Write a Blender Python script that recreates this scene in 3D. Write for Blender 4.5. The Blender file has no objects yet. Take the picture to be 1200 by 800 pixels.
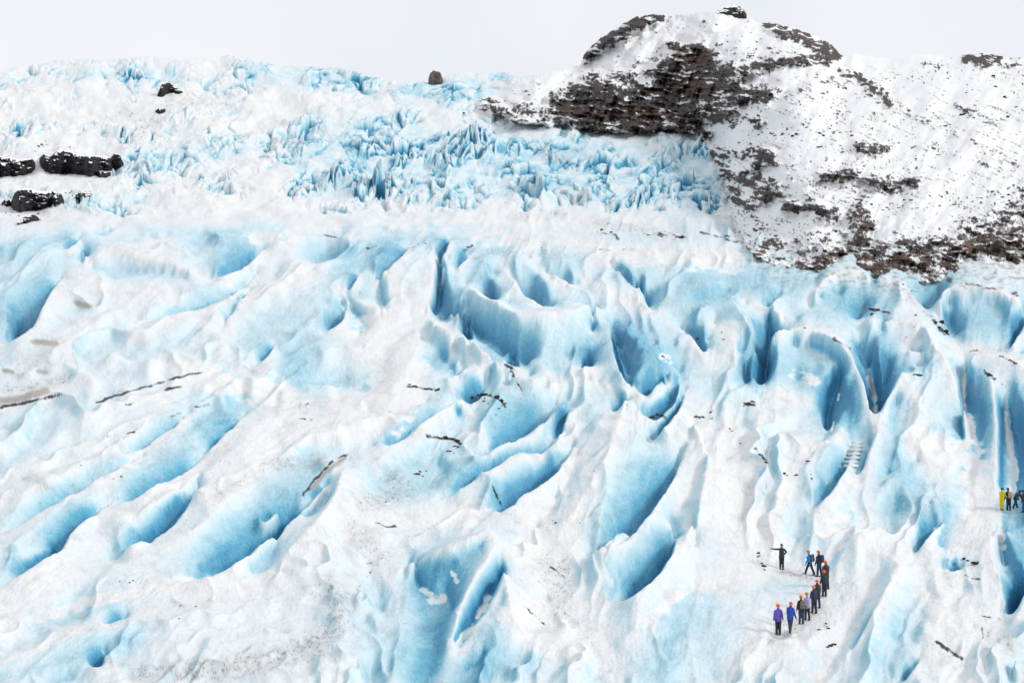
import bpy, bmesh, math, random, time
import numpy as np
from mathutils import Vector, Matrix
T0 = time.time()
random.seed(7)
SC = bpy.context.scene
COL = SC.collection
QUALITY = 1.0            # mesh step multiplier (1 = final)
F = 1167.0               # focal length in pixels of a 1200 px wide frame (35 mm lens)
HZ = 430.0               # pixel row of the horizon
CAMZ = 16.0              # camera height above the walked path
R = math.radians

# ------------------------------------------------------------------ noise
def _hash(ix, iy, seed):
    h = ix.astype(np.int32).view(np.uint32) * np.uint32(374761393); h += iy.astype(np.int32).view(np.uint32) * np.uint32(668265263); h += np.uint32((seed * 974634777) & 0xFFFFFFFF)
    h ^= h >> np.uint32(13); h *= np.uint32(1274126177); h ^= h >> np.uint32(16)
    return h
_ANG = np.arange(256) * (2 * math.pi / 256); _GC = np.cos(_ANG).astype(np.float32); _GS = np.sin(_ANG).astype(np.float32)
def vnoise(x, y, seed=0):
    """gradient noise about -1..1"""
    x = np.asarray(x, np.float32); y = np.asarray(y, np.float32); x0 = np.floor(x); y0 = np.floor(y)
    fx = (x - x0).astype(np.float32); fy = (y - y0).astype(np.float32)
    ux = fx * fx * fx * (fx * (fx * 6 - 15) + 10); uy = fy * fy * fy * (fy * (fy * 6 - 15) + 10)
    def g(dx, dy):
        a = (_hash(x0 + dx, y0 + dy, seed) & np.uint32(255)).astype(np.intp)
        return _GC[a] * (fx - dx) + _GS[a] * (fy - dy)
    n0 = g(0, 0) * (1 - ux) + g(1, 0) * ux
    n1 = g(0, 1) * (1 - ux) + g(1, 1) * ux
    return (n0 * (1 - uy) + n1 * uy) * 1.5
def fbm(x, y, seed=0, octs=4, gain=0.5):
    s = 0; a = 1.0; tot = 0
    for o in range(octs):
        s = s + a * vnoise(x * 2 ** o + 17.3 * o, y * 2 ** o - 9.1 * o, seed + o); tot += a; a *= gain
    return s / tot
def ridged(x, y, seed=0, octs=3, gain=0.5):
    s = 0; a = 1.0; tot = 0
    for o in range(octs):
        s = s + a * (1 - 2 * np.abs(vnoise(x * 2 ** o + 5.7 * o, y * 2 ** o + 3.3 * o, seed + o))); tot += a; a *= gain
    return s / tot
def worley(x, y, seed=0):
    """returns F1, F2, random value of nearest cell"""
    x0 = np.floor(x); y0 = np.floor(y)
    f1 = np.full(x.shape, 9.0, np.float32); f2 = f1.copy(); rv = np.zeros(x.shape, np.float32); tl_ = np.zeros(x.shape, np.float32)
    for dx in (-1, 0, 1):
        for dy in (-1, 0, 1):
            cx = x0 + dx; cy = y0 + dy
            h = _hash(cx, cy, seed); h2 = _hash(cx, cy, seed + 77)
            px = cx + h / 4294967295.0; py = cy + h2 / 4294967295.0
            d = np.hypot(px - x, py - y).astype(np.float32)
            r = (_hash(cx, cy, seed + 191) / 4294967295.0).astype(np.float32)
            near = d < f1
            ang = 6.2832 * ((h2 >> np.uint32(7)) & np.uint32(255)) / 255.0
            f2 = np.where(near, f1, np.minimum(f2, d)); rv = np.where(near, r, rv); f1 = np.where(near, d, f1); tl_ = np.where(near, np.cos(ang) * (x - px) + np.sin(ang) * (y - py), tl_)
    return f1, f2, rv, tl_
def sstep(a, b, x):
    t = np.clip((x - a) / (b - a), 0, 1); return t * t * (3 - 2 * t)
def gblur(a, s):
    if s <= 0: return a
    n = max(1, int(3 * s)); k = np.exp(-0.5 * (np.arange(-n, n + 1) / s) ** 2); k /= k.sum()
    p = np.pad(a, ((n, n), (0, 0)), mode='edge'); out = sum(k[i] * p[i:i + a.shape[0]] for i in range(2 * n + 1))
    p = np.pad(out, ((0, 0), (n, n)), mode='edge'); return sum(k[i] * p[:, i:i + a.shape[1]] for i in range(2 * n + 1))

# ------------------------------------------------------------------ the lie of the land
# distance ahead (m) of the smooth glacier slope, tabulated down the slope
_py = np.array([40, 80, 100, 150, 200, 265, 290, 320, 380, 430, 500, 598, 667, 746, 800, 900, 1000, 1120], float)
_d = np.array([1180, 1030, 950, 760, 600, 400, 300, 228, 155, 125, 100, 80, 70, 57, 50.5, 41, 35, 30], float)
_tab = np.arange(20, 1140, 1.0); _ld = np.interp(_tab, _py, np.log(_d))
_k = np.exp(-0.5 * (np.arange(-40, 41) / 13.0) ** 2); _k /= _k.sum()
_ld = np.convolve(np.pad(_ld, 40, mode='reflect', reflect_type='odd'), _k, 'valid')
def DG(py): return np.exp(np.interp(py, _tab, _ld))
SKYX = np.array([-260, -60, 0, 60, 140, 210, 280, 330, 400, 440, 470, 500, 530, 560, 600, 640, 682, 760, 1500], float)
SKYY = np.array([112, 96, 84, 73, 68, 71, 67, 74, 82, 92, 98, 97, 88, 84, 81, 84, 82, 84, 84], float)
def sky_g(px): return np.interp(px, SKYX, SKYY)
# where the mountain's foot meets the ice
BX = np.array([470, 540, 560, 575, 600, 640, 700, 770, 822, 838, 852, 864, 882, 906, 950, 1000, 1060, 1100, 1140, 1200, 1500], float)
BY = np.array([92, 97, 118, 132, 142, 148, 151, 153, 163, 190, 232, 272, 298, 312, 318, 324, 334, 330, 322, 318, 318], float)
def foot(px): return np.interp(px, BX, BY)
def world(px, py, D):
    return (px - 600.0) * D / F, D, (HZ - py) * D / F + CAMZ

# ------------------------------------------------------------------ paint maps over the land (1 cell = 1 px)
PX0, PX1, PY0, PY1 = -220, 1420, 0, 1120
MW, MH = PX1 - PX0, PY1 - PY0
def stroke(buf, pts, r, val, mode='max', hard=0.0):
    pts = [(p[0], p[1]) for p in pts]
    if len(pts) == 1: pts = [pts[0], (pts[0][0] + .01, pts[0][1])]
    xs = [p[0] for p in pts]; ys = [p[1] for p in pts]
    x0 = max(int(min(xs) - r - PX0) - 1, 0); x1 = min(int(max(xs) + r - PX0) + 3, MW)
    y0 = max(int(min(ys) - r - PY0) - 1, 0); y1 = min(int(max(ys) + r - PY0) + 3, MH)
    if x1 <= x0 or y1 <= y0: return
    X, Y = np.meshgrid(np.arange(x0, x1) + PX0 + .0, np.arange(y0, y1) + PY0 + .0)
    d = np.full(X.shape, 1e9)
    for (ax, ay), (bx, by) in zip(pts[:-1], pts[1:]):
        vx, vy = bx - ax, by - ay; L = vx * vx + vy * vy + 1e-9
        t = np.clip(((X - ax) * vx + (Y - ay) * vy) / L, 0, 1)
        d = np.minimum(d, np.hypot(X - ax - t * vx, Y - ay - t * vy))
    w = sstep(1.0, hard, d / r)
    sub = buf[y0:y1, x0:x1]
    if mode == 'max': sub[:] = np.maximum(sub, w * val)
    elif mode == 'mix': sub[:] = sub * (1 - w) + w * val
    else: sub[:] = sub + w * val
def sample(buf, px, py):
    x = np.clip(px - PX0, 0, MW - 1.001); y = np.clip(py - PY0, 0, MH - 1.001)
    x0 = x.astype(np.int32); y0 = y.astype(np.int32); fx = x - x0; fy = y - y0
    return (buf[y0, x0] * (1 - fx) + buf[y0, x0 + 1] * fx) * (1 - fy) + (buf[y0 + 1, x0] * (1 - fx) + buf[y0 + 1, x0 + 1] * fx) * fy

# ------------------------------------------------------------------ crests and crevasses of the ice tongue
H_LINES = []   # (pts[(x, base_y, h)])
C_LINES = []   # crests where the ice is white
B_LINES = []   # (pts[(x, y, b)])  blueness of the ice
def rs(pts, n):
    p = np.array(pts, float)
    s = np.concatenate([[0], np.cumsum(np.hypot(np.diff(p[:, 0]), np.diff(p[:, 1])))])
    t = np.linspace(0, s[-1], n)
    return np.stack([np.interp(t, s, p[:, k]) for k in range(p.shape[1])], 1)
def spl(pts, n=None):
    """Catmull-Rom through the points"""
    p = np.array(pts, float)
    if len(p) < 3: return rs(p, n or 24)
    q = np.vstack([2 * p[0] - p[1], p, 2 * p[-1] - p[-2]]); out = []
    for i in range(1, len(q) - 2):
        t = np.linspace(0, 1, 12, endpoint=False)[:, None]
        a, b, c, d = q[i - 1], q[i], q[i + 1], q[i + 2]
        out.append(0.5 * (2 * b + (c - a) * t + (2 * a - 5 * b + 4 * c - d) * t ** 2 + (3 * b - a - 3 * c + d) * t ** 3))
    out.append(q[-2][None]); out = np.vstack(out)
    return rs(out, n) if n else out
def taper(n, e=0.12):
    t = np.linspace(0, 1, n); return sstep(0, e, t) * sstep(0, e, 1 - t)
def line(pts, h, b=None, tp=True, bt=None):
    """a line of ice seen at pts that stands h px above the smooth slope (h may be a list along it)"""
    n = 60; p = spl(pts, n); hh = np.interp(np.linspace(0, 1, n), np.linspace(0, 1, np.size(h)), np.atleast_1d(h))
    if tp: hh = hh * (0.25 + 0.75 * taper(n))
    H_LINES.append(np.stack([p[:, 0], p[:, 1] + hh, hh], 1))
    if b is not None:
        bb = np.interp(np.linspace(0, 1, n), np.linspace(0, 1, np.size(b)), np.atleast_1d(b))
        B_LINES.append(np.stack([p[:, 0], p[:, 1] + hh, bb * (bb > .15)], 1))
        if bb.max() <= .15: C_LINES.append(np.stack([p[:, 0], p[:, 1] + hh, np.ones(n)], 1))
def crest(pts, h, b=0.06, tp=True): line(pts, h, b, tp)
def trench(front, back, hf=8, hb=8, b=0.9, k=0.8, bb=0.12, bf=0.05, dmax=60):
    """crevasse whose far wall shows: front = the near lip that hides its floor, back = soft upper rim"""
    n = 60; f = spl(front, n); g = spl(back, n); tp = taper(n, 0.25); g = f + (g - f) * (.12 + .88 * taper(n, .34))[:, None]
    hf *= 1.8; hb *= 1.5
    gap = np.abs(f[:, 1] - g[:, 1]) + 0.45 * np.abs(f[:, 0] - g[:, 0])
    hf_ = hf * (0.3 + 0.7 * tp); hb_ = hb * (0.3 + 0.7 * tp)
    dep = np.clip(k * gap - hb_, 1.0, dmax)
    H_LINES.append(np.stack([f[:, 0], f[:, 1] + hf_, hf_], 1))
    g2 = f + (g - f) * 1.5; H_LINES.append(np.stack([g2[:, 0], g2[:, 1] + hb_, hb_], 1))
    m = 0.93 * f + 0.07 * g
    my_ = f[:, 1] + hf_ - .66 * (hf_ + dep) - 1.5
    H_LINES.append(np.stack([m[:, 0], my_, -dep], 1))
    bt = sstep(0, .3, np.linspace(0, 1, n)) * sstep(0, .3, 1 - np.linspace(0, 1, n))
    B_LINES.append(np.stack([f[:, 0], f[:, 1] + hf_, np.full(n, bf * (bf > .15))], 1))
    if bf <= .15: C_LINES.append(np.stack([f[:, 0], f[:, 1] + hf_, np.ones(n)], 1))
    B_LINES.append(np.stack([m[:, 0], my_, bb + (b * 1.15 - bb) * bt], 1))
    m2 = 0.72 * f + 0.28 * g; d2 = dep * 0.55 - hb_ * .25
    B_LINES.append(np.stack([m2[:, 0], m2[:, 1] - d2, bb + (b * .82 - bb) * bt], 1))
def floor(pts, d, b=0.9, snow=False, tp=False):
    line(pts, -np.atleast_1d(d).astype(float), b, tp)
SNOW = []; TINT = []; DIRT = []; DARK = []; POOL = []

# --- left side: long rounded ridges
trench([(0, 404), (20, 394), (42, 378), (58, 345), (72, 327)], [(-8, 372), (10, 360), (30, 348), (52, 332), (66, 322)], 12, 8, .95, bb=.25)
crest([(72, 327), (80, 324), (110, 332), (160, 345), (215, 352)], 8)
trench([(98, 309), (100, 298), (96, 290)], [(88, 308), (90, 299), (91, 291)], 6, 5, 1.0)
trench([(74, 297), (84, 292), (94, 283)], [(68, 290), (80, 286), (90, 281)], 4, 4, .75)
crest([(0, 340), (25, 325), (50, 312), (75, 301), (94, 297)], 7, .25)
crest([(100, 311), (112, 300), (127, 294), (155, 300), (190, 312), (235, 326)], 10, .12)
floor([(108, 316), (140, 318), (180, 326), (220, 333)], 1, .3)
trench([(245, 331), (262, 324), (282, 313), (300, 299), (308, 288)], [(240, 322), (258, 316), (276, 306), (292, 294), (302, 288)], 6, 6, .85, bb=.3)
trench([(160, 382), (195, 374), (235, 361), (265, 351), (285, 336), (300, 318)], [(150, 371), (190, 362), (226, 350), (255, 341), (278, 325), (296, 312)], 5, 5, .55)
trench([(263, 384), (268, 371), (285, 350), (292, 338)], [(257, 376), (262, 364), (278, 346), (288, 335)], 4, 4, .5)
trench([(300, 425), (314, 416), (322, 400)], [(293, 418), (305, 408), (318, 398)], 5, 4, .85)
trench([(378, 393), (395, 384), (404, 372), (402, 355)], [(372, 368), (380, 358), (388, 352), (396, 349)], 5, 6, .7, bb=.35)
crest([(322, 398), (335, 418), (350, 440), (358, 458)], 4, .4)
crest([(158, 285), (130, 279), (90, 283)], 6, .2); trench([(110, 277), (125, 275), (138, 267)], [(92, 271), (115, 264), (134, 262)], 5, 4, .5)
trench([(320, 284), (333, 281), (340, 277)], [(322, 278), (332, 275), (338, 273)], 3, 3, .6)
trench([(160, 278), (178, 282), (196, 280)], [(165, 273), (178, 274), (192, 277)], 3, 3, .4)
crest([(240, 330), (290, 340), (330, 330), (370, 315)], 5, .12)
trench([(145, 532), (175, 516), (205, 498), (222, 484)], [(128, 524), (160, 508), (192, 491), (212, 480)], 5, 6, .55, bb=.2)
trench([(236, 532), (258, 514), (276, 498), (288, 483)], [(214, 524), (238, 508), (260, 492), (278, 480)], 6, 6, .8, bb=.25)
trench([(0, 622), (36, 603), (70, 586), (100, 571), (140, 552), (168, 533)], [(-10, 600), (28, 583), (62, 566), (92, 556), (132, 538), (158, 526)], 7, 8, .55, bb=.2)
trench([(0, 688), (26, 672), (55, 656), (74, 640), (87, 620), (100, 608), (130, 594)], [(-14, 660), (14, 645), (42, 630), (60, 616), (76, 602), (94, 594), (124, 582)], 9, 9, .95, bb=.2)
trench([(130, 594), (170, 580), (200, 563), (222, 548), (242, 530)], [(120, 580), (158, 566), (186, 550), (206, 536), (228, 520)], 7, 7, .9, bb=.2)
trench([(128, 652), (160, 640), (182, 625), (215, 598), (236, 570)], [(122, 638), (150, 622), (172, 606), (200, 582), (226, 562)], 7, 6, .95, bb=.22)
trench([(200, 684), (232, 680), (262, 668), (285, 655), (318, 630), (345, 606), (366, 588), (380, 572)], [(196, 650), (218, 628), (246, 606), (272, 588), (300, 574), (326, 566), (348, 560), (366, 556)], 9, 9, .85, bb=.22, dmax=26)
trench([(306, 612), (318, 606), (326, 599)], [(300, 600), (308, 594), (316, 590)], 4, 4, 1.0, bb=.6)
trench([(364, 588), (374, 578), (384, 570)], [(360, 580), (368, 572), (378, 566)], 4, 4, 1.0, bb=.5)
crest([(404, 548), (398, 560), (392, 580), (370, 615), (345, 640), (331, 656), (326, 672), (310, 690)], [12, 24, 26, 24, 20, 16, 12, 6], .04, False)
floor([(388, 584), (360, 610), (335, 632), (315, 655), (295, 675)], 3, .42)
crest([(0, 776), (40, 757), (75, 744), (110, 733), (150, 720), (210, 704), (270, 690), (330, 676)], 8, .03)
trench([(125, 731), (138, 728), (148, 721)], [(112, 724), (128, 716), (142, 713)], 5, 5, .85, bb=.3)
trench([(104, 779), (116, 779), (124, 770), (121, 760)], [(92, 768), (102, 760), (112, 756), (118, 756)], 5, 5, .95, bb=.35)
crest([(0, 560), (50, 548), (90, 536), (130, 520)], 6, .06)
crest([(0, 660), (60, 640)], 2, .2)
# --- middle bottom: the blue peak
crest([(452, 672), (480, 656), (510, 646), (545, 632), (566, 620), (577, 616)], [4, 14, 24, 34, 42, 44], .05, False)
crest([(577, 616), (580, 632), (574, 650), (560, 668), (548, 690), (540, 712), (534, 730), (528, 755)], [44, 42, 38, 34, 28, 22, 16, 6], .14, False)
floor([(487, 668), (492, 690), (508, 702), (524, 700), (530, 716)], [0, 4, 5, 3, 0], .55)
line([(508, 668), (545, 650), (563, 640)], [12, 25, 34], .62, False)
line([(590, 664), (588, 680), (578, 702), (562, 728), (548, 752), (535, 768)], [40, 34, 24, 14, 6, 0], .1, False)
line([(586, 678), (574, 696), (560, 718), (546, 738), (534, 756)], [13, 8, 5, 1, 0], 1.1, False)
line([(582, 668), (572, 682), (556, 705), (543, 728)], [26, 20, 16, 10], .7, False)
crest([(590, 664), (594, 684), (600, 712), (607, 734), (620, 750)], [40, 36, 28, 18, 8], .02, False)
line([(590, 690), (588, 715), (578, 742), (560, 768), (546, 786)], [33, 24, 14, 4, 0], .42, False)
floor([(546, 783), (560, 778), (566, 768)], 2, .7)
crest([(480, 656), (470, 680), (473, 705), (462, 735), (430, 750), (404, 758)], 4, .16)
crest([(590, 645), (615, 657), (645, 680), (672, 700), (690, 710)], [36, 26, 15, 9, 4], .0, False)
floor([(610, 740), (660, 735), (690, 745), (720, 760), (720, 800)], 3, .03)
line([(640, 700), (655, 722), (668, 735)], 6, .02)
# --- ice slots right of centre
trench([(690, 653), (724, 636), (751, 612), (776, 580), (792, 555), (800, 528)], [(680, 636), (704, 614), (730, 588), (750, 562), (768, 540), (782, 520)], 14, 14, 1.0, bb=.2, k=.85)
trench([(712, 707), (745, 697), (772, 676), (788, 652), (791, 630), (784, 610)], [(692, 688), (716, 664), (738, 644), (756, 628), (770, 614), (779, 608)], 14, 14, 1.0, bb=.25, k=.85)
crest([(686, 655), (705, 648), (735, 632), (757, 612), (780, 582), (797, 548), (806, 520), (812, 500)], 14, .08)
crest([(800, 600), (815, 570), (826, 540), (822, 505), (812, 492)], 12, .03)
trench([(560, 601), (590, 592), (612, 577), (640, 562), (662, 540), (672, 522)], [(556, 582), (574, 566), (594, 554), (616, 541), (640, 527), (660, 516)], 12, 10, .95, bb=.15, k=.85)
trench([(515, 582), (535, 570), (552, 560), (575, 550), (610, 535), (640, 526), (662, 508)], [(505, 570), (522, 562), (540, 552), (562, 540), (592, 526), (620, 514), (646, 500)], 8, 8, .8, bb=.15)
trench([(555, 535), (570, 530), (585, 520), (605, 510), (622, 504), (640, 490), (650, 472)], [(545, 520), (556, 508), (570, 498), (585, 486), (604, 470), (622, 455), (638, 446)], 9, 10, .75, bb=.2)
trench([(650, 512), (660, 496), (668, 474)], [(640, 502), (648, 490), (660, 472)], 8, 8, 1.0, bb=.4)
crest([(668, 474), (672, 500), (680, 530), (668, 560), (650, 585)], 8, .12)
crest([(700, 450), (720, 452), (735, 468), (737, 485), (765, 490)], 12, .04)
trench([(718, 486), (730, 487), (736, 480)], [(706, 470), (718, 464), (728, 466)], 5, 5, .6, bb=.25)
trench([(762, 516), (778, 505), (790, 492), (797, 478), (803, 460)], [(752, 512), (766, 500), (780, 488), (788, 474), (794, 462)], 9, 9, .8, bb=.3)
trench([(745, 488), (770, 487), (785, 476), (795, 458), (796, 435)], [(748, 472), (768, 466), (780, 455), (787, 440), (789, 424)], 10, 10, .95, bb=.35)
trench([(742, 465), (760, 468), (776, 460), (783, 450)], [(755, 440), (765, 430), (772, 424), (780, 424)], 8, 12, .75, bb=.45)
crest([(768, 412), (772, 402), (785, 400), (793, 412)], 10, .2)
crest([(790, 410), (796, 395), (806, 390), (816, 400), (826, 416)], 14, .2)
trench([(740, 464), (730, 448), (722, 425), (717, 402), (717, 382)], [(752, 455), (748, 430), (738, 405), (732, 386), (730, 376)], 10, 12, 1.0, bb=.4, bf=.2)
trench([(738, 448), (731, 435), (724, 408), (719, 390)], [(744, 444), (736, 428), (729, 404), (724, 388)], 4, 4, 1.0, bb=.7, bf=.6)
trench([(680, 430), (690, 434), (697, 430)], [(682, 404), (687, 401), (693, 406)], 7, 7, 1.0, bb=.4)
trench([(692, 371), (697, 372)], [(692, 364), (696, 364)], 3, 3, .9, bb=.5); trench([(693, 391), (697, 391)], [(693, 383), (697, 383)], 3, 3, .9, bb=.5)
# central slab
crest([(500, 364), (512, 379), (535, 388), (559, 402), (582, 415), (600, 428), (621, 437), (645, 434)], 26, .0)
crest([(546, 330), (560, 345), (574, 352), (592, 358), (608, 366), (640, 366), (672, 358), (690, 352), (708, 366)], 34, .15)
floor([(516, 372), (540, 384), (565, 400), (588, 413), (606, 424), (622, 431)], 10, .55)
trench([(541, 392), (548, 396), (556, 399)], [(541, 364), (546, 366), (554, 380)], 5, 5, .9, bb=.4)
trench([(592, 418), (604, 424), (612, 428)], [(592, 402), (600, 404), (610, 414)], 5, 5, .85, bb=.45)
crest([(621, 437), (624, 415), (630, 430), (655, 425), (670, 415)], 10, .3)
trench([(566, 343), (574, 350), (584, 352)], [(562, 326), (568, 321), (577, 320)], 9, 9, 1.0, bb=.35)
crest([(577, 318), (583, 330), (588, 345), (596, 360)], 10, .2)
crest([(590, 312), (602, 330), (615, 342), (628, 352), (640, 366)], 12, .1)
trench([(600, 328), (614, 340), (634, 354), (646, 364)], [(594, 302), (612, 316), (634, 332), (652, 348)], 9, 8, .5, bb=.35)
crest([(617, 300), (634, 312), (650, 330), (668, 338)], 8, .1)
trench([(640, 320), (660, 328), (676, 334)], [(636, 306), (658, 310), (678, 322)], 6, 6, .5, bb=.3)
trench([(742, 345), (758, 360), (764, 366)], [(716, 306), (738, 326), (757, 345)], 7, 6, .6, bb=.2)
trench([(715, 312), (735, 332), (750, 346)], [(722, 304), (744, 322), (762, 342)], 5, 5, .6, bb=.2, bf=.3)
crest([(686, 328), (708, 342), (730, 352), (757, 361)], 9, .08)
floor([(505, 372), (513, 360), (516, 342), (517, 320), (520, 308)], [10, 16, 18, 14, 8], .85)
crest([(498, 368), (506, 345), (508, 322), (510, 306)], 10, .15)
crest([(525, 376), (532, 350), (528, 335), (522, 318), (524, 305)], 9, .25)
crest([(534, 380), (538, 360), (546, 330)], 14, .25)
trench([(514, 306), (520, 300), (525, 288), (526, 276)], [(506, 302), (513, 290), (520, 281), (524, 276)], 7, 7, 1.0, bb=.35)
trench([(533, 318), (540, 310), (549, 297)], [(535, 302), (541, 297), (547, 293)], 6, 6, .8, bb=.3)
trench([(440, 332), (446, 322), (462, 311), (474, 298), (480, 286)], [(436, 322), (442, 310), (456, 300), (466, 290), (474, 285)], 7, 7, .85, bb=.3)
crest([(455, 318), (453, 335), (455, 352), (457, 366)], 12, .05)
floor([(445, 332), (447, 350), (455, 366)], 2, .45); line([(420, 345), (430, 330), (438, 322)], 4, .3)
trench([(408, 342), (416, 330), (421, 322)], [(402, 336), (410, 326), (416, 320)], 5, 5, .8, bb=.3)
crest([(398, 338), (410, 346), (430, 356), (455, 366)], 12, .02)
crest([(446, 362), (446, 378), (438, 395), (424, 410)], 7, .1); floor([(405, 352), (420, 372), (430, 385), (420, 395)], 2, .5)
crest([(497, 396), (510, 393), (528, 400), (541, 424)], 6, .15); floor([(500, 430), (515, 420), (533, 440)], 2, .45)
trench([(528, 450), (540, 440), (542, 430)], [(520, 446), (532, 434), (538, 424)], 4, 4, .6)
crest([(532, 398), (548, 412), (560, 430), (569, 443)], 8, .05); floor([(545, 402), (556, 415), (566, 430)], 1, .5)
trench([(430, 524), (458, 517), (484, 504), (515, 487), (535, 474)], [(428, 514), (450, 508), (474, 496), (502, 478), (524, 464)], 6, 7, .65, bb=.12)
trench([(535, 474), (550, 467), (562, 458), (570, 444)], [(524, 462), (534, 450), (548, 443), (560, 438)], 7, 8, .85, bb=.2)
crest([(523, 492), (532, 474), (545, 468), (556, 478), (557, 498)], 8, .12); floor([(535, 488), (538, 484)], 2, .8)
crest([(571, 442), (582, 425), (592, 440), (600, 450)], 8, .25)
crest([(556, 500), (570, 520), (578, 530)], 5, .1)
crest([(738, 452), (724, 500), (702, 552), (668, 604), (640, 645)], [10, 22, 24, 20, 10], .0, False)
crest([(812, 492), (828, 540), (816, 600), (796, 650), (770, 700)], [14, 24, 28, 22, 10], .0, False)
crest([(640, 450), (660, 445), (690, 445)], 16, .0); crest([(680, 530), (655, 580), (628, 620)], 8, .02)
crest([(430, 480), (470, 440), (490, 400), (480, 370)], [6, 12, 14, 10], .0); crest([(330, 500), (420, 500), (500, 470)], 8, .0)
crest([(400, 640), (470, 600), (540, 590), (600, 602)], 6, .0)
crest([(0, 590), (60, 560), (130, 520), (200, 470)], [10, 14, 14, 8], .04); crest([(110, 620), (180, 590), (250, 545), (300, 500), (350, 470)], [8, 14, 16, 14, 8], .04); crest([(0, 720), (90, 670), (180, 645), (260, 590), (330, 530)], [6, 10, 16, 16, 8], .03)
crest([(960, 520), (940, 545), (900, 600)], 10, .02); crest([(1140, 590), (1120, 640), (1090, 700)], 8, .02)
# --- right: tall domed fins
trench([(800, 388), (812, 400), (824, 417), (829, 404)], [(810, 378), (818, 380), (826, 392), (832, 398)], 8, 10, .85, bb=.4)
crest([(811, 380), (818, 366), (832, 356), (858, 358), (876, 372), (884, 390), (888, 405)], 20, .25)
line([(836, 380), (850, 385), (862, 400), (858, 430)], 14, .1)
crest([(888, 406), (880, 430), (886, 460)], 10, .5)
floor([(903, 386), (902, 405), (900, 430), (896, 456), (884, 466)], [10, 22, 30, 26, 16], 1.0)
line([(862, 400), (872, 425), (876, 450), (880, 464)], [12, 4, -8, -14], .5, False)
crest([(904, 398), (914, 390), (936, 384), (965, 389), (995, 413), (1012, 442), (1019, 470), (1022, 500)], [24, 28, 30, 30, 28, 26, 22, 18], .05, False)
crest([(905, 398), (912, 420), (904, 450), (890, 470)], [18, 12, 4, 0], .25, False)
line([(925, 410), (950, 405), (975, 420), (965, 440), (930, 440)], 12, .38)
line([(890, 476), (920, 465), (950, 472)], 2, .15)
floor([(985, 446), (980, 465), (972, 488), (968, 515)], [2, 14, 22, 18], 1.05)
line([(990, 440), (998, 460), (1000, 490), (994, 520)], [16, 14, 12, 8], .5, False)
line([(960, 478), (965, 500), (966, 516)], [4, 2, 0], .3, False)
floor([(1018, 437), (1025, 460), (1027, 480), (1024, 505)], [4, 26, 32, 26], .35)
line([(1010, 450), (1018, 478), (1020, 500)], [-6, -10, -8], .95, False)
line([(1040, 420), (1036, 445), (1032, 470), (1030, 484)], [0, -6, -12, -14], .85, False)
crest([(1009, 384), (1020, 374), (1038, 371), (1060, 374), (1082, 384), (1099, 410)], 22, .12)
crest([(1000, 404), (1004, 420), (1012, 440)], [12, 4, -6], .55, False)
floor([(1004, 412), (1010, 428), (1018, 436)], [6, 12, 16], .8)
line([(1035, 385), (1030, 410), (1035, 432)], 14, .55)
line([(1062, 412), (1080, 410), (1092, 420)], 10, .15); floor([(1070, 414), (1085, 424), (1075, 432)], 0, .42)
crest([(1078, 400), (1100, 412), (1116, 440), (1126, 465), (1131, 485), (1128, 500)], 16, .04)
crest([(1057, 434), (1048, 452), (1036, 476), (1026, 508), (1016, 540), (1006, 564)], [24, 22, 20, 18, 12, 4], .05, False)
crest([(1057, 434), (1070, 458), (1072, 480), (1066, 500), (1080, 530), (1104, 560)], [24, 18, 15, 13, 8, 4], .02, False)
line([(1050, 470), (1045, 500), (1050, 530), (1040, 555)], 10, .36)
line([(1075, 540), (1060, 560), (1090, 570)], 4, .35)
crest([(931, 378), (948, 370), (965, 370), (988, 378), (1002, 402)], 14, .25)
crest([(948, 360), (962, 328), (975, 320), (992, 318), (1012, 322), (1034, 324), (1056, 336), (1074, 352), (1084, 372)], 20, .12)
line([(985, 345), (1005, 335), (1025, 336)], 10, .35); line([(960, 350), (980, 345)], 8, .45)
floor([(1005, 380), (1008, 368), (1012, 366)], [4, 8, 6], .85); floor([(1024, 337), (1026, 346)], [0, 4], .75)
crest([(900, 370), (925, 350), (945, 332), (958, 328)], 10, .2)
trench([(895, 362), (904, 362), (912, 352)], [(893, 346), (900, 344), (908, 342)], 6, 6, .7, bb=.35)
crest([(872, 358), (880, 357), (905, 368), (918, 380)], 8, .1)
crest([(850, 342), (870, 328), (890, 332), (915, 340)], 6, .25)
floor([(1098, 344), (1095, 360), (1086, 372)], [4, 10, 12], .75)
crest([(1100, 372), (1102, 352), (1108, 340), (1128, 338), (1152, 341), (1180, 350), (1200, 360), (1240, 372)], 22, .14)
line([(1110, 360), (1150, 362), (1176, 370), (1160, 395), (1120, 392)], 8, .36)
floor([(1104, 368), (1108, 378), (1122, 395)], [2, 8, 4], .62)
line([(1120, 402), (1150, 408), (1170, 412)], 2, .08)
trench([(1181, 413), (1188, 404), (1196, 388), (1206, 372)], [(1180, 378), (1186, 368), (1196, 360), (1208, 352)], 8, 12, .95, bb=.4)
crest([(1190, 412), (1196, 392), (1206, 378)], 10, .12); line([(1196, 420), (1206, 410)], 6, .4)
crest([(1136, 428), (1138, 414), (1150, 412), (1168, 416), (1190, 426), (1215, 440)], 18, .1)
floor([(1130, 424), (1131, 445), (1129, 465), (1130, 490)], [6, 16, 20, 14], .25)
line([(1137, 440), (1139, 465), (1140, 485)], [6, -2, -8], .85, False)
line([(1123, 450), (1126, 480)], [8, 4], .5, False)
floor([(1130, 492), (1138, 500), (1138, 512)], [10, 13, 10], .06)
line([(1128, 485), (1126, 500), (1128, 512)], [-2, -6, -6], .8, False); line([(1150, 480), (1150, 500), (1146, 512)], [-2, -4, -4], .75, False)
crest([(1160, 440), (1166, 470), (1168, 510), (1167, 550), (1166, 580)], [16, 14, 12, 8, 4], .04, False)
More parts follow.
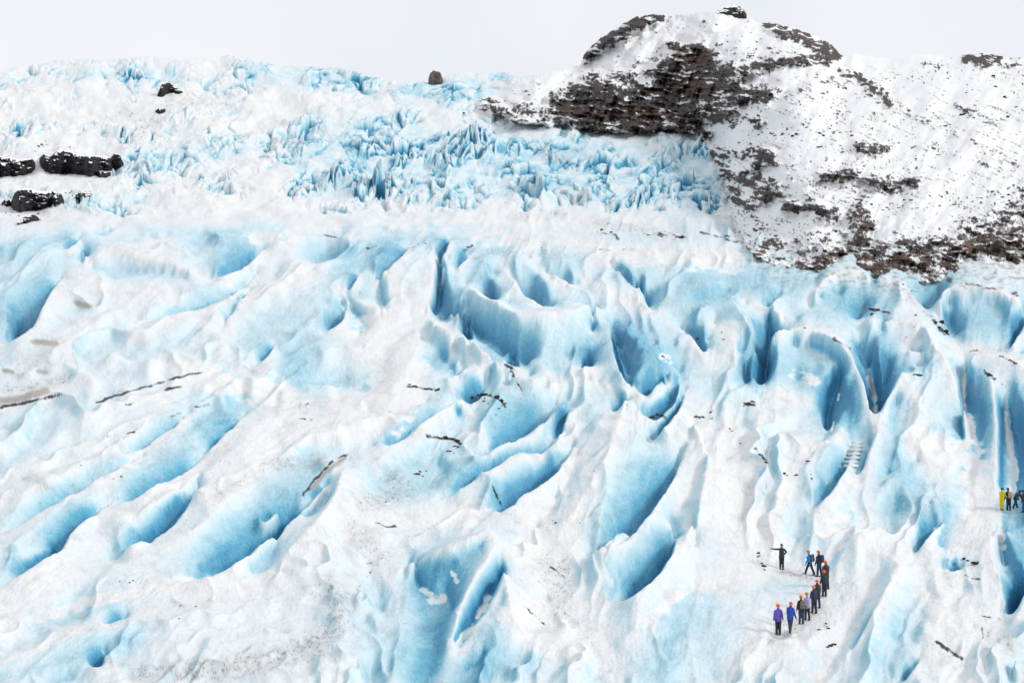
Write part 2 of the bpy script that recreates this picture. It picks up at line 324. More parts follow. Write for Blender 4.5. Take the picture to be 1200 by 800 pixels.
line([(1173, 478), (1174, 510), (1175, 545), (1174, 570)], [-4, -12, -12, -6], .95, False)
floor([(1179, 483), (1182, 510), (1186, 540), (1186, 575)], [12, 20, 20, 10], .08)
line([(1184, 475), (1193, 505), (1198, 535), (1194, 560), (1190, 578)], [4, -8, -12, -10, -4], .95, False)
line([(1190, 450), (1205, 480), (1214, 510)], [12, 10, 8], .4, False)
floor([(1168, 600), (1172, 615), (1174, 640), (1178, 665)], [0, 3, 6, 6], .3)
trench([(1178, 718), (1190, 720), (1199, 705), (1202, 690)], [(1170, 690), (1172, 660), (1184, 640), (1196, 628)], 8, 8, .95, bb=.3)
crest([(1160, 600), (1166, 640), (1168, 680), (1172, 712)], 8, .08)
# lower right
trench([(950, 600), (965, 585), (978, 572), (992, 545), (994, 526)], [(945, 582), (952, 562), (962, 545), (974, 530), (985, 522)], 8, 10, .75, bb=.2)
crest([(958, 522), (974, 514), (992, 512), (998, 520)], 8, .1)
trench([(1003, 556), (1012, 548), (1020, 520)], [(996, 546), (1004, 534), (1012, 516)], 5, 5, .6, bb=.2)
trench([(1072, 645), (1082, 632), (1094, 616), (1106, 612)], [(1072, 610), (1080, 602), (1092, 595), (1104, 592)], 8, 8, .85, bb=.35)
floor([(1080, 646), (1092, 636), (1098, 625)], [6, 8, 8], .05)
line([(1112, 590), (1106, 612), (1102, 640)], [8, 2, -2], .55, False)
crest([(1074, 604), (1100, 580), (1118, 566), (1140, 560)], 6, .2)
crest([(1036, 678), (1048, 662), (1062, 640), (1072, 610)], 8, .15)
crest([(992, 770), (1010, 742), (1036, 700), (1050, 676), (1076, 654), (1096, 650)], [4, 8, 12, 14, 14, 8], .03, False)
trench([(1104, 666), (1116, 668), (1127, 662)], [(1106, 652), (1114, 646), (1124, 648)], 6, 6, .95, bb=.3)
floor([(960, 796), (975, 775), (990, 745), (1005, 720), (1020, 695), (1032, 680)], [5, 6, 6, 5, 4, 3], .03)
line([(996, 772), (1004, 752), (1020, 728)], [0, 2, 4], .4, False)
crest([(945, 760), (952, 745), (968, 735), (985, 730)], 4, .08); floor([(950, 775), (958, 768)], 2, .3)
trench([(885, 745), (910, 748), (935, 748)], [(888, 738), (910, 739), (935, 738)], 4, 3, .3)
crest([(812, 690), (840, 682), (868, 676), (900, 668), (917, 668), (940, 672)], 3, .03)
line([(880, 690), (915, 682), (950, 690)], 0, .18); line([(900, 735), (915, 742), (945, 720), (960, 700)], 0, .02)
line([(812, 650), (815, 620)], 4, .15); line([(806, 700), (790, 740), (780, 790)], 2, .25); line([(830, 700), (850, 770)], 2, .22)
crest([(846, 800), (880, 760), (900, 755)], 3, .05)
crest([(1086, 690), (1110, 720), (1140, 735)], 6, .03); crest([(1155, 745), (1152, 725), (1175, 720)], 4, .05)
trench([(1050, 800), (1068, 790), (1078, 770)], [(1056, 782), (1064, 770), (1072, 760)], 4, 4, .5)

# ------------------------------------------------------------------ solve the smooth surface between those lines
def solve(lines, bg, L0, iters=(400, 160, 120, 100), x0=PX0, x1=PX1, y0=230, y1=PY1):
    """screened membrane through the lines, relaxed coarse to fine on a 2-px grid"""
    u = None
    for lev, cell in enumerate((16, 8, 4, 2)):
        w = (x1 - x0) // cell + 1; h = (y1 - y0) // cell + 1
        acc = np.zeros((h, w)); cnt = np.zeros((h, w))
        for l in lines:
            q = rs(l, max(8, int(np.hypot(*(l[-1, :2] - l[0, :2])) * 2.5) + 40))
            ix = np.round((q[:, 0] - x0) / cell).astype(int); iy = np.round((q[:, 1] - y0) / cell).astype(int)
            ok = (ix >= 0) & (ix < w) & (iy >= 0) & (iy < h)
            np.add.at(acc, (iy[ok], ix[ok]), q[ok, 2]); np.add.at(cnt, (iy[ok], ix[ok]), 1)
        fix = cnt > 0; val = np.where(fix, acc / np.maximum(cnt, 1), 0)
        yy = np.clip((np.arange(h) * cell + y0), 0, PY1 - 1).astype(int); xx = np.clip(np.arange(w) * cell + x0, PX0, PX1 - 1).astype(int) - PX0
        B = bg[np.ix_(yy, xx)] if isinstance(bg, np.ndarray) else np.full((h, w), float(bg))
        if u is None: u = B.copy()
        else:
            ph, pw = u.shape
            gy = np.clip(np.arange(h) / 2.0, 0, ph - 1.001); gx = np.clip(np.arange(w) / 2.0, 0, pw - 1.001)
            a = gy.astype(int); c = gx.astype(int); fy = (gy - a)[:, None]; fx = (gx - c)[None]
            u = (u[a][:, c] * (1 - fx) + u[a][:, c + 1] * fx) * (1 - fy) + (u[a + 1][:, c] * (1 - fx) + u[a + 1][:, c + 1] * fx) * fy
        e = (cell / L0) ** 2
        for _ in range(iters[lev]):
            p = np.pad(u, 1, mode='edge')
            u = (p[:-2, 1:-1] + p[2:, 1:-1] + p[1:-1, :-2] + p[1:-1, 2:] + e * B) / (4 + e)
            u[fix] = val[fix]
    # spread to the 1-px map
    out = np.zeros((MH, MW)); 
    gy = np.clip((np.arange(PY0, PY1) - y0) / 2.0, 0, u.shape[0] - 1.001); gx = np.clip((np.arange(PX0, PX1) - x0) / 2.0, 0, u.shape[1] - 1.001)
    a = gy.astype(int); c = gx.astype(int); fy = (gy - a)[:, None]; fx = (gx - c)[None]
    return (u[a][:, c] * (1 - fx) + u[a][:, c + 1] * fx) * (1 - fy) + (u[a + 1][:, c] * (1 - fx) + u[a + 1][:, c + 1] * fx) * fy

exec_tint = [
 ([(470, 300), (600, 330), (700, 380)], 90, .36), ([(530, 350), (620, 395), (680, 400)], 46, .46), ([(560, 470), (640, 500), (720, 470)], 70, .36), ([(820, 350), (1000, 350), (1180, 380)], 70, .44),
 ([(880, 430), (980, 470), (1100, 440)], 60, .40), ([(1180, 480), (1190, 700)], 50, .4), ([(60, 330), (180, 320), (300, 310)], 40, .24), ([(0, 290), (100, 275), (300, 280)], 24, .16),
 ([(60, 590), (200, 580), (320, 560)], 80, .12), ([(0, 780), (80, 770), (160, 750)], 40, .42), ([(500, 680), (520, 740), (480, 770)], 60, .42), ([(160, 500), (260, 500)], 40, .26), ([(250, 640), (350, 620)], 50, .3),
 ([(620, 780), (560, 780)], 40, .3), ([(800, 700), (770, 790)], 60, .3), ([(820, 640), (830, 700)], 40, .28), ([(1040, 480), (1040, 560), (1060, 590)], 50, .34), ([(340, 440), (380, 400)], 40, .3), ([(400, 300), (420, 370)], 50, .3), ([(510, 420), (540, 420)], 40, .36), ([(900, 690), (950, 680)], 30, .2),
 ([(780, 430), (740, 420)], 60, .42), ([(1020, 760), (1060, 700)], 40, .26), ([(700, 760), (720, 740)], 30, .15), ([(430, 440), (430, 470)], 14, .3), ([(330, 660), (350, 640)], 24, .4), ([(150, 600), (60, 640)], 40, .32)]
BG = np.full((MH, MW), 0.10)
for pts, r, v in exec_tint: stroke(BG, pts, r, v)
Hmap = solve(H_LINES, 0.0, 120.0)
Bt = solve(B_LINES, 0.0, 62.0)
Cm = np.clip(solve(C_LINES, 0.0, 13.0), 0, 1)
Bmap = np.maximum(Bt, 0) + BG * (1 - .9 * Cm) * (1 - .8 * np.clip(Bt, 0, 1))
INF = np.clip(solve([np.column_stack([l[:, 0], l[:, 1], np.ones(len(l))]) for l in H_LINES], 0.0, 20.0), 0, 1); INF = gblur(INF, 3)
Hmap = 0.8 * gblur(Hmap, .9) + 0.2 * gblur(Hmap, 3.0)
Bmap = gblur(Bmap, .8)
print('solved', time.time() - T0)

# ------------------------------------------------------------------ painted facts of the ice (image of where stains, snow and some painted shade lie)
serac = np.zeros((MH, MW)); deep = np.zeros((MH, MW)); pale = np.zeros((MH, MW))
for pts, r, v in [
 ([(400, 200), (470, 190), (560, 185), (620, 200)], 62, 1.0), ([(640, 200), (720, 205), (800, 200), (830, 225)], 50, .75), ([(330, 215), (380, 235), (420, 235)], 34, .8),
 ([(700, 165), (780, 165), (830, 175)], 22, .7), ([(340, 150), (420, 150), (480, 140)], 34, .75), ([(500, 110), (560, 100), (590, 92)], 22, .8), ([(440, 115), (560, 125)], 24, .6),
 ([(180, 180), (240, 175), (330, 165)], 26, .6), ([(200, 215), (235, 222), (265, 215)], 20, .8), ([(130, 155), (150, 160)], 18, .9), ([(140, 118), (180, 125)], 18, .7), ([(5, 150), (60, 150)], 18, .7),
 ([(10, 90), (60, 85)], 16, .5), ([(60, 85), (100, 85)], 12, .7), ([(100, 80), (280, 75), (430, 92)], 24, .55), ([(150, 90), (170, 92)], 12, .8), ([(270, 90), (300, 80), (350, 85)], 16, .7), ([(310, 110), (330, 110)], 14, .6),
 ([(230, 120), (340, 130), (400, 110)], 26, .5), ([(90, 240), (150, 225), (200, 235), (120, 250)], 20, .45), ([(-150, 120), (0, 95)], 40, .5), ([(-150, 160), (-20, 140)], 40, .4),
 ([(700, 240), (800, 245)], 20, .5), ([(80, 112), (95, 112)], 14, .6), ([(400, 85), (440, 100)], 14, .7)]:
    stroke(serac, pts, r, v)
for pts, r, v in [([(478, 190), (530, 195), (560, 175)], 34, 1.0), ([(500, 165), (560, 165)], 20, .9), ([(400, 215), (470, 225)], 36, .7), ([(440, 190)], 30, .6), ([(700, 200), (740, 215)], 18, .6), ([(130, 155), (145, 158)], 12, .9), ([(235, 215)], 16, .7),
 ([(560, 98), (600, 88)], 14, .9), ([(345, 215), (380, 232)], 24, .6), ([(770, 170), (840, 175)], 16, .6), ([(700, 235), (830, 240)], 22, .4), ([(15, 148), (40, 152)], 10, .6), ([(150, 88), (165, 92)], 8, .7)]:
    stroke(deep, pts, r, v)
for pts, r, v in [([(380, 190), (600, 190), (830, 210)], 75, .42), ([(480, 110), (560, 105), (620, 92)], 32, .35), ([(300, 85), (430, 95)], 30, .3), ([(100, 88), (200, 85)], 20, .22), ([(380, 145), (470, 140)], 30, .25), ([(150, 190), (300, 170)], 26, .25), ([(80, 240), (180, 230)], 22, .2),
 ([(0, 290), (150, 275), (330, 268)], 16, .25), ([(400, 265), (560, 262)], 14, .15), ([(640, 190), (700, 195)], 20, .2)]:
    stroke(pale, pts, r, v)
dirt_shade = np.zeros((MH, MW)); dark = np.zeros((MH, MW)); sand = np.zeros((MH, MW)); snow = np.zeros((MH, MW))
for pts, r, v in [([(170, 790), (260, 785), (330, 770), (390, 740), (400, 700)], 22, .8), ([(380, 690), (400, 720), (360, 770)], 30, .5), ([(660, 660), (665, 705), (655, 720)], 14, .6), ([(640, 660), (665, 700)], 20, .5),
 ([(455, 560), (480, 575), (430, 590)], 20, .6), ([(320, 545), (375, 540)], 16, .5), ([(250, 580), (290, 560), (310, 545)], 10, .4), ([(10, 455), (60, 450), (85, 440)], 10, .6), ([(80, 395), (30, 440)], 20, .25),
 ([(640, 700), (675, 730)], 6, .5), ([(1100, 590), (1050, 600)], 14, .25), ([(1160, 745), (1190, 760)], 18, .4), ([(410, 620), (450, 650)], 22, .4), ([(30, 560), (60, 575)], 10, .4), ([(330, 480), (380, 470)], 16, .3),
 ([(640, 180), (660, 185)], 16, .6), ([(660, 225), (690, 232)], 12, .5), ([(130, 185), (190, 132)], 12, .4), ([(330, 165), (350, 165)], 14, .4), ([(840, 250), (870, 282)], 10, .4), ([(560, 295), (700, 300)], 8, .25), ([(700, 262), (800, 278)], 10, .45), ([(600, 255), (660, 250)], 10, .3), ([(140, 130), (180, 145), (200, 120)], 12, .45), ([(210, 122), (260, 120)], 10, .35), ([(1020, 450), (1026, 500)], 5, .35), ([(420, 700), (410, 720)], 8, .4),
 ([(905, 750), (940, 735), (965, 700), (955, 678), (915, 669)], 8, .5), ([(915, 668), (880, 655), (870, 610), (905, 560)], 7, .22), ([(870, 560), (920, 590), (905, 625)], 10, .25), ([(735, 595), (700, 615)], 8, .3)]:  # first stroke: trodden path stain, strengthened as painted contact shadow of the hikers
    stroke(dirt_shade, pts, r, v)
for pts, r, v in [([(0, 477), (25, 473), (50, 466), (74, 462)], 2.4, 1), ([(112, 472), (140, 462), (175, 452), (205, 443), (237, 436)], 1.7, 1), ([(193, 457), (212, 453)], 2.2, 1), ([(147, 475), (166, 468)], 1.3, .8), ([(228, 477), (245, 474)], 1.3, .9), ([(200, 488), (212, 484)], 1.4, .9),
 ([(118, 515), (133, 510)], 1.3, .7), ([(150, 508), (158, 505)], 1.2, .6), ([(355, 580), (362, 570), (374, 556), (392, 538), (408, 532)], 2.0, .9), ([(577, 568), (580, 577), (588, 592)], 1.9, 1), ([(612, 663), (630, 690), (640, 700)], .01, 0),
 ([(612, 708), (640, 733)], 1.4, .6), ([(645, 663), (661, 675)], 1.5, .8), ([(606, 448), (612, 458)], 1.0, .8), ([(612, 725), (632, 737), (650, 738)], .01, 0), ([(1098, 752), (1112, 762), (1127, 771)], 3.0, 1), ([(1151, 735), (1152, 748)], 1.2, .7), ([(1152, 722), (1172, 725)], 1.2, .7),  # widest stroke: shade of a dark opening, painted onto the ice
 ([(440, 612), (455, 617), (464, 617)], 1.8, .8), ([(475, 627), (490, 633)], 1.6, .5), ([(424, 660), (443, 658)], 1.5, .6), ([(500, 510), (514, 513), (530, 514), (540, 520)], 2.2, 1), ([(552, 466), (570, 462), (585, 468), (592, 476)], 1.8, 1), ([(478, 452), (492, 454), (512, 458)], 1.6, .9), ([(592, 426), (600, 432), (602, 440)], 2.0, 1),
 ([(430, 292), (446, 289)], 1.2, .8), ([(544, 293), (554, 288)], 1.4, 1), ([(482, 290), (500, 285)], 1.2, .7), ([(845, 270), (870, 279), (886, 285)], 1.6, .7), ([(700, 272), (720, 275), (725, 280)], 2.0, .6), ([(845, 276), (880, 278)], 2.0, .6), ([(755, 273), (800, 277)], 2.4, .6), ([(820, 272), (870, 285)], 2.2, .7),
 ([(365, 274), (400, 278)], 1.6, .6), ([(700, 293), (760, 292)], 1.0, .5), ([(1020, 362), (1042, 367)], 3.2, .9), ([(1095, 376), (1106, 390)], 4.0, .9), ([(1154, 434), (1166, 444)], 2.6, .9), ([(1172, 417), (1192, 426)], 1.8, .8), ([(1086, 326), (1125, 330), (1160, 337), (1192, 346)], 4.5, .45), ([(1082, 365), (1108, 380)], 1.4, .6), ([(762, 488), (772, 486), (780, 488)], 2.0, 1), ([(1136, 412), (1146, 410)], 1.8, .8), ([(976, 396), (996, 408)], 1.3, .8),
 ([(815, 488), (835, 490)], 2.4, .8), ([(885, 525), (897, 540)], 2.6, .9), ([(872, 473), (884, 474)], 2.4, .9), ([(1117, 660), (1130, 655)], 1.6, .8), ([(1134, 675), (1148, 680)], 1.4, .8), ([(343, 490), (365, 492)], 1.6, .7), ([(352, 475), (362, 472)], 1.2, .6), ([(418, 690), (440, 662)], 1.6, .4),
 ([(888, 653), (896, 668)], 2.0, .6), ([(120, 292), (124, 296)], .01, 0)]:
    stroke(dark, pts, r * 1.15 + .45, v * .8)
for pts, r, v in [([(90, 355), (104, 359)], 6, .9), ([(40, 400), (65, 402)], 6, .9), ([(5, 434), (14, 435)], 4, .9), ([(44, 435), (54, 436)], 4, .8), ([(-6, 470), (20, 468), (55, 457)], 7, 1.0), ([(366, 574), (378, 556), (404, 536)], 4.5, .9), ([(690, 605), (702, 590)], 3, .6), ([(150, 300), (152, 296)], .01, 0), ([(286, 430), (296, 436)], 5, .5), ([(750, 715), (690, 740)], 12, .25), ([(690, 745), (715, 790)], 14, .3), ([(980, 770), (1010, 730)], 14, .25), ([(940, 790), (970, 800)], 16, .3), ([(880, 690), (930, 685)], 18, .18), ([(58, 738), (100, 720), (60, 760)], 6, .3), ([(1062, 312), (1100, 306)], 5, .4)]:
    stroke(sand, pts, r * 1.25, v)
for pts, r, v in [([(497, 692), (507, 702), (518, 701)], 7, .7), ([(572, 700), (566, 712), (560, 722)], 5, .7), ([(555, 734), (543, 746), (532, 760)], 5.5, .8), ([(1018, 442), (1025, 465), (1027, 490), (1026, 505)], 4.5, .8), ([(982, 468), (983, 462)], 2.2, 1), ([(974, 505), (977, 495)], 2.2, 1), ([(1130, 440), (1130, 475)], 3.0, .9), ([(1136, 490), (1138, 514)], 9, 1), ([(1180, 486), (1183, 520), (1190, 548), (1187, 575)], 5, 1), ([(1090, 640), (1097, 622)], 6, 1), ([(776, 417), (786, 422)], 6, .55), ([(1000, 560), (985, 575), (978, 590)], 6, .9), ([(1170, 600), (1176, 640)], 5, .8), ([(742, 455), (746, 466)], 5, .8), ([(650, 446), (652, 462)], 2.5, .8), ([(517, 340), (520, 315)], 2.0, .8), ([(930, 440), (955, 448)], 10, .6), ([(530, 670), (535, 680)], 4, .8),
 ([(440, 390), (470, 430), (450, 480)], 40, .9), ([(350, 500), (430, 480)], 40, .7), ([(200, 430), (280, 450), (330, 460)], 24, .8), ([(860, 520), (860, 600), (900, 640)], 40, .9), ([(1080, 520), (1140, 540), (1150, 620)], 26, .9), ([(980, 620), (1010, 620)], 40, .6), ([(620, 640), (660, 640)], 30, .9), ([(480, 610), (560, 600)], 18, .8), ([(0, 740), (100, 705), (200, 685), (260, 680)], 9, .9), ([(600, 720), (640, 750), (680, 760)], 22, .9), ([(900, 760), (930, 730), (960, 690)], 22, .8), ([(1105, 700), (1120, 790)], 40, .7), ([(760, 730), (800, 690)], 10, .7), ([(300, 280), (420, 262), (700, 262)], 12, .6), ([(700, 295), (860, 305)], 18, .9), ([(560, 280), (700, 285)], 12, .6)]:
    stroke(snow, pts, r * 1.35, v)

# ------------------------------------------------------------------ mesh helper
def sheet(name, X, Y, Z, attrs, keep=None):
    h, w = X.shape
    co = np.empty((h * w, 3), np.float32); co[:, 0] = X.ravel(); co[:, 1] = Y.ravel(); co[:, 2] = Z.ravel()
    i = (np.arange(h - 1)[:, None] * w + np.arange(w - 1)[None]).astype(np.int32)
    q = np.stack([i, i + w, i + w + 1, i + 1], -1)
    q = q[keep] if keep is not None else q.reshape(-1, 4)
    q = q.reshape(-1, 4)
    used = np.zeros(h * w, bool); used[q.ravel()] = True
    idx = np.cumsum(used) - 1; co = co[used]; q = idx[q].astype(np.int32)
    me = bpy.data.meshes.new(name); me.vertices.add(len(co)); me.vertices.foreach_set('co', co.ravel())
    me.loops.add(q.size); me.loops.foreach_set('vertex_index', q.ravel())
    me.polygons.add(len(q)); me.polygons.foreach_set('loop_start', np.arange(len(q), dtype=np.int32) * 4)
    me.update(calc_edges=True); me.shade_smooth()
    for k, a in attrs.items():
        at = me.attributes.new(k, 'FLOAT', 'POINT'); at.data.foreach_set('value', a.ravel()[used].astype(np.float32))
    ob = bpy.data.objects.new(name, me); COL.objects.link(ob); return ob

# ------------------------------------------------------------------ glacier
st = QUALITY
gx = np.arange(-200, 1400, 1.0 * st)
gy = np.concatenate([np.arange(46, 270, 0.62 * st), np.arange(270, 760, 0.72 * st), np.arange(760, 1110, 1.3 * st)])
GX, GY = np.meshgrid(gx, gy)
SK = sky_g(GX); back = np.clip(SK - GY, 0, None)
D = np.where(back > 0, DG(SK) * (1 + 0.012 * back), DG(GY)); PYB = np.where(back > 0, SK + 0.7 * back, GY)
h = sample(Hmap, GX, GY); b = sample(Bmap, GX, GY)
near = sstep(238, 296, GY + 22 * fbm(GX / 50, GY / 30, 7, 3))
h = h * near; b = b * near
wx = 14 * vnoise(GX / 60, GY / 60, 3); wy = 9 * vnoise(GX / 60, GY / 60, 4)
# broad swell, ripples and melt cups of the tongue
h += near * (5.0 * fbm((GX + wx) / 120, (GY + wy) / 60, 13, 2) + 2.6 * fbm((GX + wx) / 46, (GY + wy) / 24, 11, 4) + 0.25 * ridged((GX + GY * .5 + wx) / 11, (GY - GX * .25 + wy) / 7.5, 21, 2))
tl = sstep(640, 360, GX + .25 * (GY - 500)); dirx = -.30 - .62 * tl; diry = .95 - .50 * tl
fu = GX * dirx + GY * diry; fv = GX * diry - GY * dirx
gro = ridged(fv / 15 + .8 * vnoise(GX / 50, GY / 40, 23), fu / 85, 25, 3, .55) + .5 * ridged(fv / 6.5 + .5 * vnoise(GX / 30, GY / 30, 27), fu / 44, 28, 2)
gam = sstep(-.25, .45, fbm(GX / 70, GY / 45, 29, 3)) * near
h += gam * (.8 + .7 * tl) * gro
QUIET = np.zeros((MH, MW))
for pts, r, v in [([(830, 640), (900, 690), (960, 700), (930, 760)], 75, 1.), ([(600, 720), (700, 740)], 50, .9), ([(0, 270), (400, 255), (860, 300)], 34, .9), ([(840, 325), (1210, 335)], 34, 1.), ([(470, 440), (400, 400)], 50, .5), ([(880, 360), (1190, 400), (1190, 560)], 60, .4), ([(560, 380), (680, 400)], 50, .5), ([(520, 690), (570, 690)], 50, .9), ([(1176, 600)], 40, 1.), ([(690, 640), (790, 560), (780, 650)], 40, .8)]: stroke(QUIET, pts, r, v)
qa = (1 - sample(QUIET, GX, GY)) * (1 - .68 * sstep(.1, .8, sample(INF, GX, GY))) * near
cw = 1.1 * fbm(GX / 90, GY / 70, 131, 3)
cn = vnoise(fv / 50 + cw, fu / 330 + .5 * cw, 133) ; cn2 = vnoise(fv / 23 + 1.5 * cw, fu / 190, 135)
cp = .5 * (1 - 2.4 * np.abs(cn)) + .5 * (1.7 * np.exp(-4.5 * np.abs(cn)) - .7); cp2 = 1 - 2.4 * np.abs(cn2)
cmod = sstep(-.35, .35, fbm(fu / 180, fv / 70, 137, 2))
cp0 = 1 - 2.4 * np.abs(vnoise(fv / 105 + .6 * cw, fu / 520 + .3 * cw, 139))
h += qa * ((13 * (1 + .3 * (1 - tl)) * (cp - .25) + 3.4 * (cp2 - .35)) * (.45 + .55 * cmod) + 11 * (cp0 - .35))
b = b + qa * (.14 * sstep(.3, -.8, cp0) + .30 * sstep(.35, -.75, cp) + .10 * sstep(.3, -.6, cp2)) * (.3 + .7 * cmod)
h += near * (.40 * fbm(GX / 4.2, PYB / 3.6, 33, 3, .6) + .35 * ridged((GX + .4 * GY) / 6, (GY - .3 * GX) / 4.5, 35, 2) * sstep(-.2, .3, fbm(GX / 40, GY / 25, 37, 2)))
h += near * sstep(0.2, 0.6, b) * 0.5 * fbm(GX / 5, GY / 6, 31, 2)
# icefall: broken blocks and thin blades
SNF = np.zeros((MH, MW))
for pts, r, v in [([(180, 262), (260, 240), (330, 250)], 26, 1.), ([(55, 168), (110, 166)], 18, 1.), ([(10, 112), (70, 130)], 20, .9), ([(105, 105), (135, 112)], 20, .9), ([(0, 214), (120, 212)], 16, 1.), ([(330, 120), (390, 118)], 14, .8), ([(240, 148), (300, 150)], 12, .8), ([(330, 215), (290, 235)], 14, .9), ([(600, 110), (700, 100)], 40, 1.), ([(0, 262), (860, 262)], 16, 1.), ([(0, 250), (40, 250)], 20, 1.), ([(560, 200), (590, 215)], 14, .5)]: stroke(SNF, pts, r, v)
S = np.maximum(sample(serac, GX, GY), .50 * sstep(262, 238, GY + 26 * fbm(GX / 70, GY / 40, 75, 3))) * (1 - .95 * sample(SNF, GX, GY)); S = np.clip(S, 0, 1); DP = sample(deep, GX, GY); 
wv = 9 * fbm(GX / 34, GY / 26, 41, 2); wu = 7 * fbm(GX / 30, GY / 30, 43, 2)
e1, e2, re_, te = worley((GX + 1.6 * wv + .5 * GY) / 36.0, (GY + wu) / 21.0, 15)
f1, f2, rv, tf = worley((GX + wv + .35 * GY) / 15.0, (GY + wu) / 11.0, 5)
g1, g2, rw, tg = worley((GX * 1.0 + wu - .2 * GY) / 4.6, (GY + wv * .6) / 4.4, 9)
rg = ridged((GX + .45 * GY + wv * 1.4) / 8.5, (GY + wu) / 26.0, 51, 3)
rg2 = ridged((GX - .6 * GY + wv) / 13.0, (GY + wu) / 9.0, 53, 3)
DPc = np.clip(DP, 0, 1)
blk = (re_ - .5) * 13 + te * 12 + (rv - .45) * 6 * (.4 + re_) + tf * 9 + (rw - .5) * 1.2 + tg * 2.0 + rg * (.6 + 11 * DPc) + rg2 * 1.6 - 3 * sstep(.2, 0, e2 - e1) - 2 * sstep(.2, 0, f2 - f1)
far = 1 - near
sm = far * (9.0 * fbm(GX / 70, GY / 30, 65, 3) + 5.0 * fbm(GX / 40, GY / 16, 61, 4) + 1.1 * ridged((GX + GY + wv) / 24, GY / 9, 63, 3))
dsc = np.clip(600.0 / D, .55, 1.3)
amp = np.clip(.55 + 1.9 * fbm((GX + .6 * GY) / 52, GY / 36, 73, 3), .05, 1.25)
S_ = sstep(.15, .7, S + .55 * fbm(GX / 20, GY / 11, 71, 4) * (S > .02)) * amp
h += far * S_ * blk * (.82 + .8 * DPc) * dsc + sm * (1 - .4 * np.clip(S_, 0, 1))
h *= sstep(-4, 22, GY - SK + 8) * .62 + .38
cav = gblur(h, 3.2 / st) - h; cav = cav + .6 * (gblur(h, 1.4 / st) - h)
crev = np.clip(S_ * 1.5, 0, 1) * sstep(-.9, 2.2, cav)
PYI = PYB - h
PALE = sample(pale, GX, PYI)
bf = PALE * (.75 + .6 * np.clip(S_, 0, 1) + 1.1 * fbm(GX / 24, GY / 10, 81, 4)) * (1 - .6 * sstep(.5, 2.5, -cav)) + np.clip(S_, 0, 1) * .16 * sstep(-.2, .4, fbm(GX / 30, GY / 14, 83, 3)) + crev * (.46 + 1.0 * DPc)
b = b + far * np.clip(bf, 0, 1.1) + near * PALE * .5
X, Y, Z = world(GX, PYB, D); Z = Z + h * D / F
# slope makes snow slide off: steep faces show ice; left-facing slopes are tinted bluer
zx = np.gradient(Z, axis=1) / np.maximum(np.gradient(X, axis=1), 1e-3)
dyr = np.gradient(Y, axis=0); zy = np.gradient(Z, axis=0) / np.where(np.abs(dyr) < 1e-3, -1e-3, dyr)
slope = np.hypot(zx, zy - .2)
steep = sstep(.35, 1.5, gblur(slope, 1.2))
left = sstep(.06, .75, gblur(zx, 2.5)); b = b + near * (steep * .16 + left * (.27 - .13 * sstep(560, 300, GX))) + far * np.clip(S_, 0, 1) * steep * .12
b = b + gam * .10 * (.55 - gro) * (.35 + sstep(.05, .3, b)) + .10 * fbm(GX / 14, GY / 9, 91, 4) + (.04 + .16 * np.clip(b, 0, .8)) * fbm((GX - .3 * PYI) / 2.2, (PYI + .3 * GX) / 3.2, 95, 3, .6)
SN = sample(snow, GX, PYI); SN = SN + 1.0 * fbm(GX / 16, PYI / 9, 97, 4, .5) * sstep(.02, .3, SN) * (1 - .5 * sstep(.85, 1.0, SN))
b = np.clip(b, 0, 1.25); b = b * (1 - sstep(.2, .75, SN) * .92)
DI = sample(dirt_shade, GX, PYI); 
grain = fbm((GX + .5 * GY) / 7, GY / 5, 101, 3); sp = vnoise(GX / 1.9, GY / 1.9, 103)
DI = np.clip(DI * (.35 + .5 * grain) + DI * 1.9 * sstep(.2, .5, sp) * sstep(-.2, .3, grain), 0, 1)
gen = near * (sstep(.05, .5, fbm((GX + .6 * GY) / 26, (GY - .3 * GX) / 12, 105, 5)) * .10 + .22 * sstep(.3, .6, fbm((GX + .6 * GY) / 9, (GY - .3 * GX) / 4, 107, 3)) * sstep(.0, .4, fbm(GX / 60, GY / 40, 109, 2)))
EDG = sstep(30, 2, PYI - foot(GX)) * sstep(815, 860, GX) * sstep(-.1, .45, fbm(GX / 9, PYI / 4, 141, 4))
DK = sample(dark, GX + 2.0 * fbm(GX / 9, PYI / 8, 111, 3), PYI + 1.6 * fbm(GX / 12, PYI / 9, 113, 2))
DK = sstep(.34, .62, DK + .85 * fbm(GX / 13, PYI / 4, 115, 4, .6) * (DK > .04))
SA = sample(sand, GX + 4 * fbm(GX / 9, PYI / 9, 121, 3), PYI + 3 * fbm(GX / 9, PYI / 8, 123, 3))
SA = np.where(SA > .05, np.minimum(1.15 * SA, sstep(.2, .5, SA + .4 * fbm(GX / 8, PYI / 5, 125, 4)) * sample(sand, GX, PYI).clip(.15, .9)), 0)
h_final = h
keep = ~((GX > 480) & (GY < foot(GX) - 55))[:-1, :-1]
glacier = sheet('glacier', X, Y, Z, {'ice': b, 'dirt_shade': np.clip(DI + 1.7 * gen + .75 * EDG, 0, 1), 'dark': DK, 'sand': SA}, keep)
glacier['kind'] = 'structure'
G_IMG = np.minimum.accumulate(PYI[::-1], axis=0)[::-1]   # image row of the visible surface, near to far
def on_glacier(px, py):
    c = int(round((px - gx[0]) / st)); c = max(0, min(len(gx) - 1, c))
    col = PYI[:, c]; r = len(gy) - 1
    while r > 0 and col[r] > py: r -= 1
    return Vector((float(X[r, c]), float(Y[r, c]), float(Z[r, c])))
print('glacier', X.shape, time.time() - T0)

